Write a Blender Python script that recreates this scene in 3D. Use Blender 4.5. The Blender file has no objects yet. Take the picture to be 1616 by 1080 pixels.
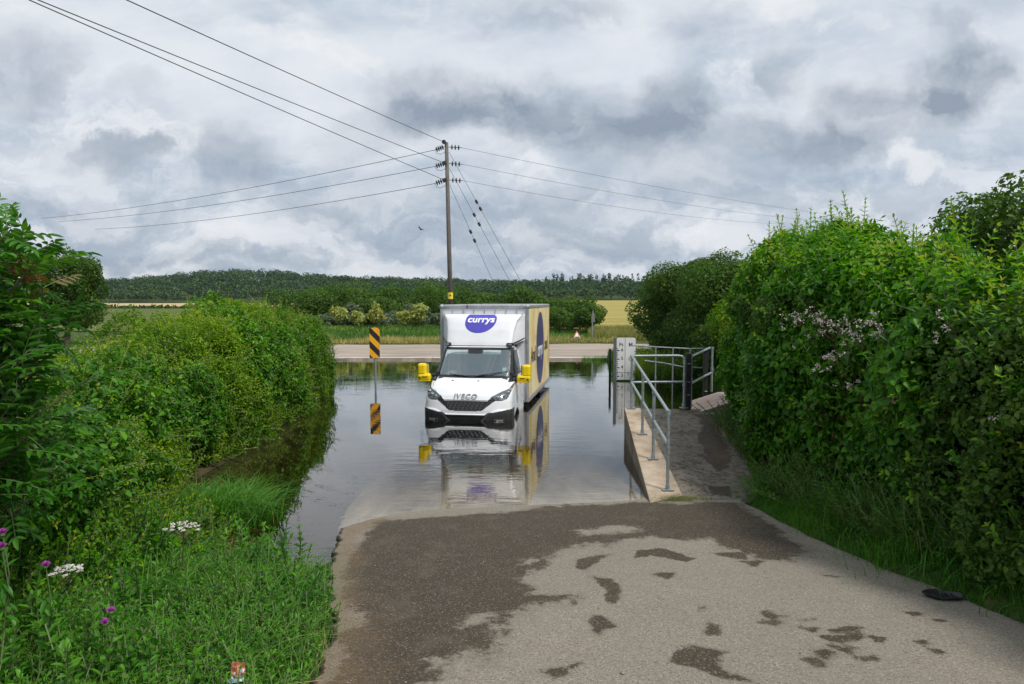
import bpy, bmesh, math, random
import numpy as np
from mathutils import Vector, Matrix

# ---------------------------------------------------------------- camera, world, sun, exposure
C = bpy.context.scene.collection
scene = bpy.context.scene
F = 1100.0; HC = 2.8; PITCH = math.atan(65.0 / F)
cam_d = bpy.data.cameras.new('camera'); cam = bpy.data.objects.new('camera', cam_d); C.objects.link(cam)
cam_d.lens = 36 * F / 1616; cam_d.sensor_width = 36; cam_d.clip_start = 0.05; cam_d.clip_end = 6000
cam.location = (0, 0, HC); cam.rotation_euler = (math.pi / 2 - PITCH, 0, 0)
scene.camera = cam
scene.view_settings.view_transform = 'Standard'; scene.view_settings.look = 'None'
scene.view_settings.exposure = 0.0; scene.view_settings.gamma = 1
scene.cycles.max_bounces = 8; scene.cycles.transparent_max_bounces = 16
scene.cycles.diffuse_bounces = 3; scene.cycles.glossy_bounces = 4
scene.cycles.caustics_reflective = False; scene.cycles.caustics_refractive = False
scene.cycles.use_denoising = True

SUN_EL, SUN_AZ = math.radians(56), math.radians(128)      # azimuth from +Y towards +X
world = bpy.data.worlds.new('World'); scene.world = world; world.use_nodes = True

class NT:
    """small helper to write node trees"""
    def __init__(s, nt): s.nt = nt; nt.nodes.clear()
    def n(s, t, ins=None, **kw):
        nd = s.nt.nodes.new(t)
        for k, v in kw.items(): setattr(nd, k, v)
        for k, v in (ins or {}).items():
            if isinstance(v, bpy.types.NodeSocket): s.nt.links.new(v, nd.inputs[k])
            elif isinstance(v, bpy.types.Node): s.nt.links.new(v.outputs[0], nd.inputs[k])
            else: nd.inputs[k].default_value = v
        return nd
    def math(s, op, a, b=0.0, c=0.0, clamp=False):
        return s.n('ShaderNodeMath', {0: a, 1: b, 2: c}, operation=op, use_clamp=clamp)
    def vm(s, op, a, b=(0, 0, 0), c=(0, 0, 0)):
        return s.n('ShaderNodeVectorMath', {0: a, 1: b, 2: c}, operation=op)
    def mix(s, fac, a, b, blend='MIX'):
        nd = s.nt.nodes.new('ShaderNodeMix'); nd.data_type = 'RGBA'; nd.blend_type = blend
        for k, v in ((0, fac), (6, a), (7, b)):
            if isinstance(v, bpy.types.Node): v = v.outputs[2] if v.bl_idname == 'ShaderNodeMix' else v.outputs[0]
            if isinstance(v, bpy.types.NodeSocket): s.nt.links.new(v, nd.inputs[k])
            else: nd.inputs[k].default_value = v if k == 0 else (*v[:3], 1)
        return nd.outputs[2]
    def ramp(s, fac, stops, interp='LINEAR'):
        nd = s.nt.nodes.new('ShaderNodeValToRGB'); nd.color_ramp.interpolation = interp
        e = nd.color_ramp.elements
        while len(e) < len(stops): e.new(0.5)
        for el, (p, c) in zip(e, stops):
            el.position = p; el.color = (*c[:3], 1) if hasattr(c, '__len__') else (c, c, c, 1)
        s.nt.links.new(fac.outputs[0] if isinstance(fac, bpy.types.Node) else fac, nd.inputs[0])
        return nd.outputs[0]
    def noise(s, vec, scale, detail=4, rough=.55, dist=0.0):
        return s.n('ShaderNodeTexNoise', {'Vector': vec, 'Scale': scale, 'Detail': detail, 'Roughness': rough, 'Distortion': dist})
    def mr(s, v, a, b, c=0.0, d=1.0, smooth=True):
        return s.n('ShaderNodeMapRange', {0: v, 1: a, 2: b, 3: c, 4: d}, interpolation_type='SMOOTHSTEP' if smooth else 'LINEAR')

def build_world():
    t = NT(world.node_tree)
    co = t.n('ShaderNodeTexCoord').outputs['Generated']
    sep = t.n('ShaderNodeSeparateXYZ', {0: co})
    x, y, z = sep.outputs
    sky = t.n('ShaderNodeTexSky', sky_type='NISHITA', sun_disc=False, sun_elevation=SUN_EL, sun_rotation=SUN_AZ,
              air_density=1.0, dust_density=1.2, ozone_density=1.0)
    skyc = t.mix(1.0, sky.outputs[0], (0.10, 0.10, 0.10), 'MULTIPLY')
    # cloud layer seen in perspective: dir.xy / dir.z
    zz = t.math('ADD', t.math('MAXIMUM', z, 0.0), 0.22)
    uv = t.n('ShaderNodeCombineXYZ', {0: t.math('DIVIDE', x, zz), 1: t.math('DIVIDE', y, zz), 2: 0.0})
    n1 = t.noise(t.vm('MULTIPLY_ADD', uv, (1, 1.25, 1), (3.1, 7.7, 0)), 1.25, 8, .6, .35)
    n2 = t.noise(t.vm('ADD', uv, (11.3, 2.2, 4)), 3.4, 8, .62, .25)
    # angular coordinates (x/y, z/y) for the large dark cloud masses ahead
    ys = t.math('MAXIMUM', t.math('ABSOLUTE', y), 0.15)
    ab = t.n('ShaderNodeCombineXYZ', {0: t.math('DIVIDE', x, ys), 1: t.math('DIVIDE', z, ys), 2: 0.0})
    w = t.noise(ab, 5.0, 8, .62)
    wv = t.vm('MULTIPLY', t.vm('SUBTRACT', w.outputs['Color'], (.5, .5, .5)), (0.26, 0.17, 0))
    abw = t.vm('ADD', ab, wv)
    acc = None
    for (px, py, rx, ry, st) in CLOUDS:
        rx, ry, st = rx * 1.22, ry * 1.2, st * .84
        cx, cy = (px - 808) / F, (475 - py) / F
        sx, sy = F / rx, F / ry
        l = t.vm('LENGTH', t.vm('MULTIPLY_ADD', abw, (sx, sy, 0), (-cx * sx, -cy * sy, 0)))
        m = t.mr(l.outputs['Value'], 1.15, 0.3, 0.0, st)
        acc = m if acc is None else t.math('ADD', acc, m)
    w2 = t.noise(t.vm('MULTIPLY', abw, (1, 1.4, 1)), 7.5, 9, .58)
    dark = t.math('MULTIPLY', acc, t.mr(w2, .34, .60, .62, 1.35), 0.0)
    base = t.math('MULTIPLY_ADD', t.math('SUBTRACT', n1, .5), 2.0, .5, clamp=True)
    c0 = t.ramp(base, [(0.0, (.38, .48, .61)), (.35, (.54, .62, .72)), (.6, (.70, .755, .83)), (1.0, (.86, .885, .93))])
    # cumulus texture nearer the horizon
    lump = t.mr(n2, .42, .66)
    c1 = t.mix(t.math('MULTIPLY', lump, .5), c0, (.84, .86, .89))
    lump2 = t.mr(t.noise(t.vm('MULTIPLY', abw, (1, 2.4, 1)), 7.0, 7, .6), .38, .6)
    hz = t.mr(z, .30, .02, 0.0, 1.0)
    c2 = t.mix(t.math('MULTIPLY', hz, .75), c1, t.ramp(lump2, [(0, (.31, .39, .50)), (.5, (.48, .555, .65)), (1, (.78, .81, .86))]))
    c3 = t.mix(t.math('MINIMUM', dark, .92), c2, (.26, .32, .41))
    c3 = t.mix(t.math('MULTIPLY', t.mr(t.noise(t.vm('MULTIPLY', abw, (1, 1.7, 1)), 4.2, 9, .6, .2), .53, .66), t.mr(dark, .45, .1, 0, .75)), c3, (.88, .895, .925))
    # thin gaps of blue
    gap = t.mr(t.noise(t.vm('ADD', uv, (5, 5, 9)), 1.3, 6, .6), .56, .74, 0, .50)
    c4 = t.mix(gap, c3, skyc)
    below = t.mr(z, -.02, 0.0)
    c5 = t.mix(below, (.10, .12, .08), c4)
    bg = t.n('ShaderNodeBackground', {0: c5, 1: 1.0})
    t.n('ShaderNodeOutputWorld', {0: bg})

CLOUDS = [  # direction (as seen at px, py of the photograph), half sizes, strength
    (700, 165, 150, 55, .55), (850, 190, 150, 60, .60), (1050, 185, 75, 60, .6), (1000, 225, 160, 45, .45),
    (560, 235, 60, 50, .3), (650, 200, 60, 40, .3),
    (50, 110, 110, 70, .50), (190, 245, 75, 32, .50), (370, 255, 75, 45, .46), (250, 150, 50, 20, .22),
    (1400, 195, 120, 45, .70), (1500, 140, 110, 60, .75), (1320, 240, 80, 35, .6), (1235, 110, 50, 50, .5), (1200, 215, 75, 40, .55),
    (1480, 60, 60, 22, .35), (870, 30, 110, 30, .35), (1560, 20, 80, 30, .25),
    (800, 345, 260, 55, .25), (1100, 290, 200, 40, .22), (530, 330, 120, 40, .2), (150, 330, 130, 30, .2),
    (330, 400, 260, 22, .3), (900, 395, 200, 22, .22), (640, 420, 160, 14, .2),
]
build_world()
sd = bpy.data.lights.new('sun', 'SUN'); sd.energy = 3.5; sd.angle = math.radians(11); sd.color = (1, .96, .90)
sun = bpy.data.objects.new('sun', sd); C.objects.link(sun)
sdir = Vector((math.sin(SUN_AZ) * math.cos(SUN_EL), math.cos(SUN_AZ) * math.cos(SUN_EL), math.sin(SUN_EL)))
sun.rotation_euler = sdir.to_track_quat('Z', 'Y').to_euler(); sun.location = (0, 0, 30)

# ---------------------------------------------------------------- helpers
rng = np.random.default_rng(7); random.seed(7)
def R(a): return math.radians(a)
def ray(px, py):
    u = (px - 808) / F; v = (540 - py) / F
    return np.array([u, math.cos(PITCH) + v * math.sin(PITCH), -math.sin(PITCH) + v * math.cos(PITCH)])
def at_z(px, py, z=0.0):
    d = ray(px, py); k = (z - HC) / d[2]; return np.array([0, 0, HC]) + d * k
def at_y(px, py, Y):
    d = ray(px, py); k = Y / d[1]; return np.array([0, 0, HC]) + d * k

def tag(o, label=None, cat=None, group=None, kind=None):
    if label: o['label'] = label
    if cat: o['category'] = cat
    if group: o['group'] = group
    if kind: o['kind'] = kind
    return o
def empty(name, loc=(0, 0, 0), rz=0.0):
    o = bpy.data.objects.new(name, None); C.objects.link(o); o.location = loc; o.rotation_euler = (0, 0, rz)
    o.empty_display_size = .2
    return o
def copy_tree(o, parent=None):
    c = o.copy(); C.objects.link(c)
    if parent: c.parent = parent
    for ch in list(o.children): copy_tree(ch, c)
    return c
def npmesh(name, V, Fc, mat, parent=None, attrs=None, smooth=True):
    """V (n,3), Fc list of arrays (m,k)"""
    me = bpy.data.meshes.new(name)
    if not isinstance(Fc, (list, tuple)): Fc = [Fc]
    Fc = [np.asarray(f) for f in Fc if len(f)]
    me.vertices.add(len(V)); me.vertices.foreach_set('co', np.asarray(V, np.float32).ravel())
    nl = sum(f.size for f in Fc); npoly = sum(len(f) for f in Fc)
    me.loops.add(nl); me.loops.foreach_set('vertex_index', np.concatenate([f.ravel() for f in Fc]).astype(np.int32))
    tot = np.concatenate([np.full(len(f), f.shape[1]) for f in Fc])
    st = np.concatenate([[0], np.cumsum(tot)[:-1]])
    me.polygons.add(npoly); me.polygons.foreach_set('loop_start', st.astype(np.int32))
    me.polygons.foreach_set('use_smooth', np.full(npoly, bool(smooth)))
    me.update(calc_edges=True)
    for k, a in (attrs or {}).items():
        at = me.attributes.new(k, 'FLOAT', 'POINT'); at.data.foreach_set('value', np.asarray(a, np.float32))
    me.materials.append(mat)
    o = bpy.data.objects.new(name, me); C.objects.link(o)
    if parent: o.parent = parent
    return o

class MB:
    """collects shapes, builds one mesh"""
    def __init__(s): s.V = []; s.F = []; s.n = 0
    def add(s, V, Fc):
        V = [tuple(v) for v in V]
        s.V += V; s.F += [tuple(i + s.n for i in f) for f in Fc]; s.n += len(V)
    def box(s, c, d, rz=0, bev=0.0, rot=None):
        bm = bmesh.new(); bmesh.ops.create_cube(bm, size=1)
        bmesh.ops.scale(bm, vec=d, verts=bm.verts)
        if bev > 0: bmesh.ops.bevel(bm, geom=bm.edges[:], offset=bev, segments=2, affect='EDGES', profile=.5)
        M = Matrix.Translation(c) @ (rot if rot is not None else Matrix.Rotation(rz, 4, 'Z'))
        bm.transform(M); s.bm(bm)
    def bm(s, bm):
        bm.verts.index_update()
        s.add([v.co for v in bm.verts], [[v.index for v in f.verts] for f in bm.faces]); bm.free()
    def tube(s, pts, r, n=8, cap=True):
        pts = [Vector(p) for p in pts]; rs = r if hasattr(r, '__len__') else [r] * len(pts)
        V = []; up = None
        for i, p in enumerate(pts):
            t = (pts[min(i + 1, len(pts) - 1)] - pts[max(i - 1, 0)]).normalized()
            if up is None: up = Vector((0, 0, 1)) if abs(t.z) < .9 else Vector((1, 0, 0))
            a = t.cross(up).normalized(); b = a.cross(t).normalized(); up = b
            for k in range(n):
                an = 2 * math.pi * k / n; V.append(p + (a * math.cos(an) + b * math.sin(an)) * rs[i])
        Fc = [(i * n + k, i * n + (k + 1) % n, (i + 1) * n + (k + 1) % n, (i + 1) * n + k) for i in range(len(pts) - 1) for k in range(n)]
        if cap: Fc += [tuple(range(n))[::-1], tuple((len(pts) - 1) * n + k for k in range(n))]
        s.add(V, Fc)
    def sphere(s, c, r, seg=10, sc=(1, 1, 1)):
        bm = bmesh.new(); bmesh.ops.create_uvsphere(bm, u_segments=seg, v_segments=max(5, seg // 2 + 1), radius=r)
        bm.transform(Matrix.Translation(c) @ Matrix.Diagonal((*sc, 1))); s.bm(bm)
    def prism(s, poly, axis, a, b):
        """extrude 2D polygon (list of (u,v)) along axis 'x','y','z' from a to b"""
        def mk(u, v, w): return {'x': (w, u, v), 'y': (u, w, v), 'z': (u, v, w)}[axis]
        n = len(poly); V = [mk(u, v, a) for u, v in poly] + [mk(u, v, b) for u, v in poly]
        Fc = [tuple(range(n))[::-1], tuple(range(n, 2 * n))] + [(i, (i + 1) % n, n + (i + 1) % n, n + i) for i in range(n)]
        s.add(V, Fc)
    def build(s, name, mat, parent=None, smooth=False, fixn=True):
        me = bpy.data.meshes.new(name); me.from_pydata(s.V, [], s.F); me.update()
        if fixn:
            bm = bmesh.new(); bm.from_mesh(me); bmesh.ops.recalc_face_normals(bm, faces=bm.faces); bm.to_mesh(me); bm.free()
        if smooth: me.polygons.foreach_set('use_smooth', np.ones(len(me.polygons), bool))
        me.materials.append(mat)
        o = bpy.data.objects.new(name, me); C.objects.link(o)
        if parent: o.parent = parent
        return o

def text_part(name, body, mat, parent, loc, rot, size, extrude=.002, offset=0.0, shear=0.0, sx=1.0, spacing=1.0, warp=None):
    cu = bpy.data.curves.new(name, 'FONT'); cu.body = body; cu.size = size; cu.extrude = extrude; cu.offset = offset
    cu.shear = shear; cu.align_x = 'CENTER'; cu.align_y = 'CENTER'; cu.space_character = spacing; cu.resolution_u = 3
    tmp = bpy.data.objects.new('tmp', cu); C.objects.link(tmp)
    dg = bpy.context.evaluated_depsgraph_get(); me = bpy.data.meshes.new_from_object(tmp.evaluated_get(dg))
    bpy.data.objects.remove(tmp)
    me.transform(Matrix.Translation(loc) @ rot @ Matrix.Diagonal((sx, 1, 1, 1)))
    if warp:
        for v in me.vertices: v.co = warp(v.co)
    me.materials.clear(); me.materials.append(mat); me.name = name
    o = bpy.data.objects.new(name, me); C.objects.link(o); o.parent = parent
    return o

# hash based value noise (numpy)
def _h(ix, iy, iz, seed):
    n = (ix * 374761393 + iy * 668265263 + iz * 2147483647 + seed * 974711) & 0xffffffff
    n = ((n ^ (n >> 13)) * 1274126177) & 0xffffffff
    return ((n ^ (n >> 16)) & 0xffff) / 65535.0
def vnoise(P, seed=0):
    P = np.asarray(P, float); i = np.floor(P).astype(np.int64); f = P - i; f = f * f * (3 - 2 * f); r = 0
    for dx in (0, 1):
        for dy in (0, 1):
            for dz in (0, 1):
                w = (f[:, 0] if dx else 1 - f[:, 0]) * (f[:, 1] if dy else 1 - f[:, 1]) * (f[:, 2] if dz else 1 - f[:, 2])
                r = r + w * _h(i[:, 0] + dx, i[:, 1] + dy, i[:, 2] + dz, seed)
    return r * 2 - 1
def fbm(P, oct=3, seed=0):
    P = np.asarray(P, float); a = 1; s = 0; t = 0
    for k in range(oct): s = s + a * vnoise(P * 2 ** k, seed + k); t += a; a *= .5
    return s / t
def nrm(v): return v / np.maximum(np.linalg.norm(v, axis=-1, keepdims=True), 1e-9)
def sstep(x): x = np.clip(x, 0, 1); return x * x * (3 - 2 * x)

# ---------------------------------------------------------------- materials
def principled(name, col, rough=.5, spec=.5, metal=0.0, coat=0.0):
    m = bpy.data.materials.new(name); m.use_nodes = True; t = NT(m.node_tree)
    co = t.n('ShaderNodeTexCoord').outputs['Object']
    return m, t, co
def finish(t, col, rough, spec=.5, metal=0.0, coat=0.0, bump=None, bs=.3, bd=.01):
    ins = {'Base Color': col if not isinstance(col, tuple) else (*col[:3], 1), 'Roughness': rough, 'Specular IOR Level': spec, 'Metallic': metal, 'Coat Weight': coat}
    if bump is not None: ins['Normal'] = t.n('ShaderNodeBump', {'Height': bump, 'Strength': bs, 'Distance': bd}).outputs[0]
    b = t.n('ShaderNodeBsdfPrincipled', ins); t.n('ShaderNodeOutputMaterial', {0: b}); return b
def simple(name, col, rough=.5, spec=.5, metal=0.0, coat=0.0, var=.12, scale=6.0, bump=0.0, rvar=.08, dirt=None):
    m, t, co = principled(name, col)
    n = t.noise(co, scale, 6, .6)
    c = t.mix(t.mr(n, .3, .7), tuple(x * (1 - var) for x in col), tuple(min(1, x * (1 + var)) for x in col))
    if dirt:
        d = t.mr(t.noise(co, dirt[2], 6, .65), .45, .72, 0, dirt[1]); c = t.mix(d, c, dirt[0])
    r = t.mr(t.noise(co, scale * 3, 4), .3, .7, max(0, rough - rvar), min(1, rough + rvar), False)
    finish(t, c, r, spec, metal, coat, bump=(t.noise(co, scale * 8, 4).outputs[0] if bump else None), bs=bump)
    return m
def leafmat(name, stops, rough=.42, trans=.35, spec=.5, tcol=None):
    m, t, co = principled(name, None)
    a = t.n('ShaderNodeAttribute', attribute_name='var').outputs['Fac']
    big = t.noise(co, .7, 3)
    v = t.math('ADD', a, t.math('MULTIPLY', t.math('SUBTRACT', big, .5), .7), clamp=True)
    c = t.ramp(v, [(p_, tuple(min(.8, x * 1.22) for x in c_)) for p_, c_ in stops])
    p = t.n('ShaderNodeBsdfPrincipled', {'Base Color': c, 'Roughness': rough, 'Specular IOR Level': spec})
    tr = t.n('ShaderNodeBsdfTranslucent', {'Color': t.mix(1.0, c, tcol or (1.35, 1.45, .55), 'MULTIPLY')})
    mx = t.n('ShaderNodeMixShader', {0: trans, 1: p, 2: tr}); t.n('ShaderNodeOutputMaterial', {0: mx}); return m

M = {}
M['leaf_right'] = leafmat('leaf_right', [(0, (.012, .055, .004)), (.35, (.030, .120, .004)), (.7, (.068, .20, .006)), (.93, (.15, .30, .014)), (1, (.24, .29, .03))], .42, .38, .26)
M['leaf_left'] = leafmat('leaf_left', [(0, (.022, .070, .003)), (.4, (.072, .165, .004)), (.75, (.165, .265, .006)), (1, (.28, .33, .016))], .5, .38, .22)
M['leaf_tree'] = leafmat('leaf_tree', [(0, (.018, .055, .010)), (.5, (.048, .105, .014)), (1, (.105, .170, .022))], .6, .35, .25)
M['leaf_haw'] = leafmat('leaf_haw', [(0, (.014, .044, .007)), (.45, (.038, .092, .010)), (.85, (.085, .150, .016)), (1, (.15, .18, .03))], .55, .35, .28)
M['leaf_ash'] = leafmat('leaf_ash', [(0, (.016, .075, .008)), (.5, (.040, .145, .011)), (.9, (.080, .20, .018)), (1, (.14, .075, .035))], .42, .35, .32)
M['leaf_pale'] = leafmat('leaf_pale', [(0, (.13, .20, .06)), (.5, (.28, .32, .08)), (1, (.55, .42, .12))], .5)
M['leaf_brown'] = leafmat('leaf_brown', [(0, (.06, .035, .018)), (.6, (.16, .095, .045)), (1, (.30, .20, .10))], .7, .25, .15, (1, .9, .8))
M['leaf_grey'] = leafmat('leaf_grey', [(0, (.05, .085, .045)), (.6, (.10, .14, .08)), (1, (.17, .21, .13))], .5)
M['forest'] = leafmat('forest', [(0, (.012, .034, .018)), (.5, (.030, .066, .028)), (1, (.068, .112, .038))], .75, .2, .15)
M['grass'] = leafmat('grass', [(0, (.014, .075, .006)), (.45, (.036, .15, .008)), (.8, (.095, .23, .016)), (.93, (.17, .22, .06)), (1, (.36, .31, .14))], .45, .35, .3)
M['grass_dry'] = leafmat('grass_dry', [(0, (.10, .13, .03)), (.5, (.28, .25, .08)), (1, (.48, .38, .17))], .6)
M['weed'] = leafmat('weed', [(0, (.012, .060, .005)), (.5, (.032, .135, .008)), (1, (.085, .225, .016))], .45, .35, .3)
M['petal'] = leafmat('petal', [(0, (.55, .50, .45)), (1, (.80, .76, .68))], .6, .3, tcol=(1, 1, 1))
M['blossom'] = leafmat('blossom', [(0, (.30, .25, .23)), (1, (.58, .52, .49))], .6, .3, tcol=(1, 1, 1))
M['thistle'] = simple('thistle', (.42, .07, .40), .6)
M['stem'] = simple('stem', (.10, .14, .05), .6)
M['stem_red'] = simple('stem_red', (.10, .06, .04), .6)
M['bark'] = simple('bark', (.10, .08, .06), .9, .2, var=.4, scale=9, bump=.5)
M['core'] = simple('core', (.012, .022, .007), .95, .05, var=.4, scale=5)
M['white'] = simple('white', (.74, .75, .77), .28, .5, coat=.4, var=.03, scale=3, rvar=.05, dirt=((.55, .53, .50), .18, 1.3))
M['white_grp'] = simple('white_grp', (.74, .75, .78), .32, .5, coat=.2, var=.03, scale=3, dirt=((.5, .49, .47), .2, 2.5))
M['plastic'] = simple('plastic', (.022, .024, .026), .45, .5, dirt=((.12, .115, .10), .35, 5))
M['plastic_grey'] = simple('plastic_grey', (.075, .08, .085), .45, .5)
M['trim'] = simple('trim', (.012, .012, .014), .25, .5)
M['yellow'] = simple('yellow', (.86, .62, .003), .4, .5, var=.05)
M['alu'] = simple('alu', (.46, .47, .48), .42, .5, .6, var=.12, scale=4, dirt=((.22, .21, .19), .4, 6))
M['galv'] = simple('galv', (.33, .375, .39), .48, .5, .55, var=.25, scale=22, dirt=((.26, .27, .25), .5, 9))
M['chrome'] = simple('chrome', (.7, .72, .74), .15, .5, .9)
M['lamp_in'] = simple('lamp_in', (.30, .31, .32), .2, .6, .5)
M['indicator'] = simple('indicator', (.75, .42, .34), .25)
M['purple'] = simple('purple', (.072, .060, .42), .4, .5, var=.04)
M['purple_dark'] = simple('purple_dark', (.040, .040, .16), .4, .5, var=.1)
M['lettering'] = simple('lettering', (.82, .83, .86), .4)
M['lettering_grey'] = simple('lettering_grey', (.24, .26, .28), .4, metal=.3)
M['ink'] = simple('ink', (.020, .021, .025), .5)
M['dark'] = simple('dark', (.018, .017, .016), .75, .3, var=.4)
M['rubber'] = simple('rubber', (.020, .020, .020), .8, .3, var=.3)
M['cabin'] = simple('cabin', (.10, .115, .125), .7, var=.2)
M['cabin_dark'] = simple('cabin_dark', (.035, .04, .045), .7, var=.2)
M['visor'] = simple('visor', (.45, .52, .52), .7)
M['paper'] = simple('paper', (.72, .62, .42), .7, var=.15, scale=12)
M['sticker'] = simple('sticker', (.62, .72, .74), .5)
M['board'] = simple('board', (.80, .81, .82), .45, .4, var=.03, dirt=((.55, .55, .50), .25, 4))
M['orange'] = simple('orange', (.86, .40, .012), .4, .5, var=.05)
M['black_sign'] = simple('black_sign', (.016, .015, .016), .45)
M['sign_grey'] = simple('sign_grey', (.16, .17, .175), .5, .5, .4, var=.2)
M['red'] = simple('red', (.62, .10, .09), .5)
M['yellow_tag'] = simple('yellow_tag', (.78, .60, .04), .5)
M['post_black'] = simple('post_black', (.018, .018, .018), .7, .3, var=.4, scale=14, bump=.3)
M['porcelain'] = simple('porcelain', (.030, .024, .022), .3, .6)
M['wire'] = simple('wire', (.06, .062, .066), .6, .4)
M['stone'] = simple('stone', (.22, .20, .17), .85, .2, var=.3, scale=20, bump=.4)
M['brown_leaf'] = simple('brown_leaf', (.20, .12, .05), .8, .2, var=.4, scale=20)
M['litter_red'] = simple('litter_red', (.45, .16, .10), .4, var=.4, scale=40)
M['litter_blue'] = simple('litter_blue', (.45, .58, .68), .4, var=.2, scale=40)
M['bird'] = simple('bird', (.03, .03, .035), .7)

def wood_pole():
    m, t, co = principled('wood_pole', None)
    v = t.vm('MULTIPLY', co, (18, 18, .7)); n = t.noise(v, 3, 8, .65)
    c = t.ramp(n, [(.3, (.055, .048, .042)), (.5, (.13, .118, .104)), (.7, (.22, .205, .185))])
    finish(t, c, .85, .2, bump=n.outputs[0], bs=.5); return m
M['wood_pole'] = wood_pole()
def glass_mat(name, tint, base):
    m = bpy.data.materials.new(name); m.use_nodes = True; t = NT(m.node_tree)
    fr = t.n('ShaderNodeFresnel', {'IOR': 1.5})
    fac = t.math('ADD', fr, base, clamp=True)
    tr = t.n('ShaderNodeBsdfTransparent', {0: (*tint, 1)}); gl = t.n('ShaderNodeBsdfGlossy', {0: (.80, .90, .90, 1), 'Roughness': .06})
    t.n('ShaderNodeOutputMaterial', {0: t.n('ShaderNodeMixShader', {0: fac, 1: tr, 2: gl})}); return m
M['windscreen'] = glass_mat('windscreen', (.70, .88, .86), .27)
M['side_glass'] = glass_mat('side_glass', (.22, .25, .26), .04)
M['lens'] = glass_mat('lens', (.85, .86, .88), .10)

def water_mat():
    m = bpy.data.materials.new('water'); m.use_nodes = True; t = NT(m.node_tree)
    co = t.n('ShaderNodeTexCoord').outputs['Object']
    h1 = t.noise(t.vm('MULTIPLY', co, (.8, 2.6, 1)), 2.0, 2, .5)
    h2 = t.noise(t.vm('MULTIPLY', co, (.9, 3.0, 1)), 6.0, 1, .5)
    amp = t.mr(t.noise(t.vm('ADD', co, (7, 3, 0)), .22, 3), .42, .62, .22, 1.6)
    h = t.math('MULTIPLY', t.math('ADD', h1, t.math('MULTIPLY', h2, .22)), amp)
    bp = t.n('ShaderNodeBump', {'Height': h, 'Strength': .6, 'Distance': .0036}).outputs[0]
    fr = t.n('ShaderNodeFresnel', {'IOR': 1.33, 'Normal': bp})
    fac = t.math('MULTIPLY_ADD', fr, 1.62, .0, clamp=True)
    gl = t.n('ShaderNodeBsdfGlossy', {0: (.98, .97, .95, 1), 'Roughness': .0, 'Normal': bp})
    tr = t.n('ShaderNodeBsdfTransparent', {0: (.94, .94, .90, 1)})
    va = t.n('ShaderNodeVolumeAbsorption', {0: (.62, .56, .38, 1), 1: 1.7})
    t.n('ShaderNodeOutputMaterial', {1: va, 0: t.n('ShaderNodeMixShader', {0: fac, 1: tr, 2: gl})}); return m
M['water'] = water_mat()

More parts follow.
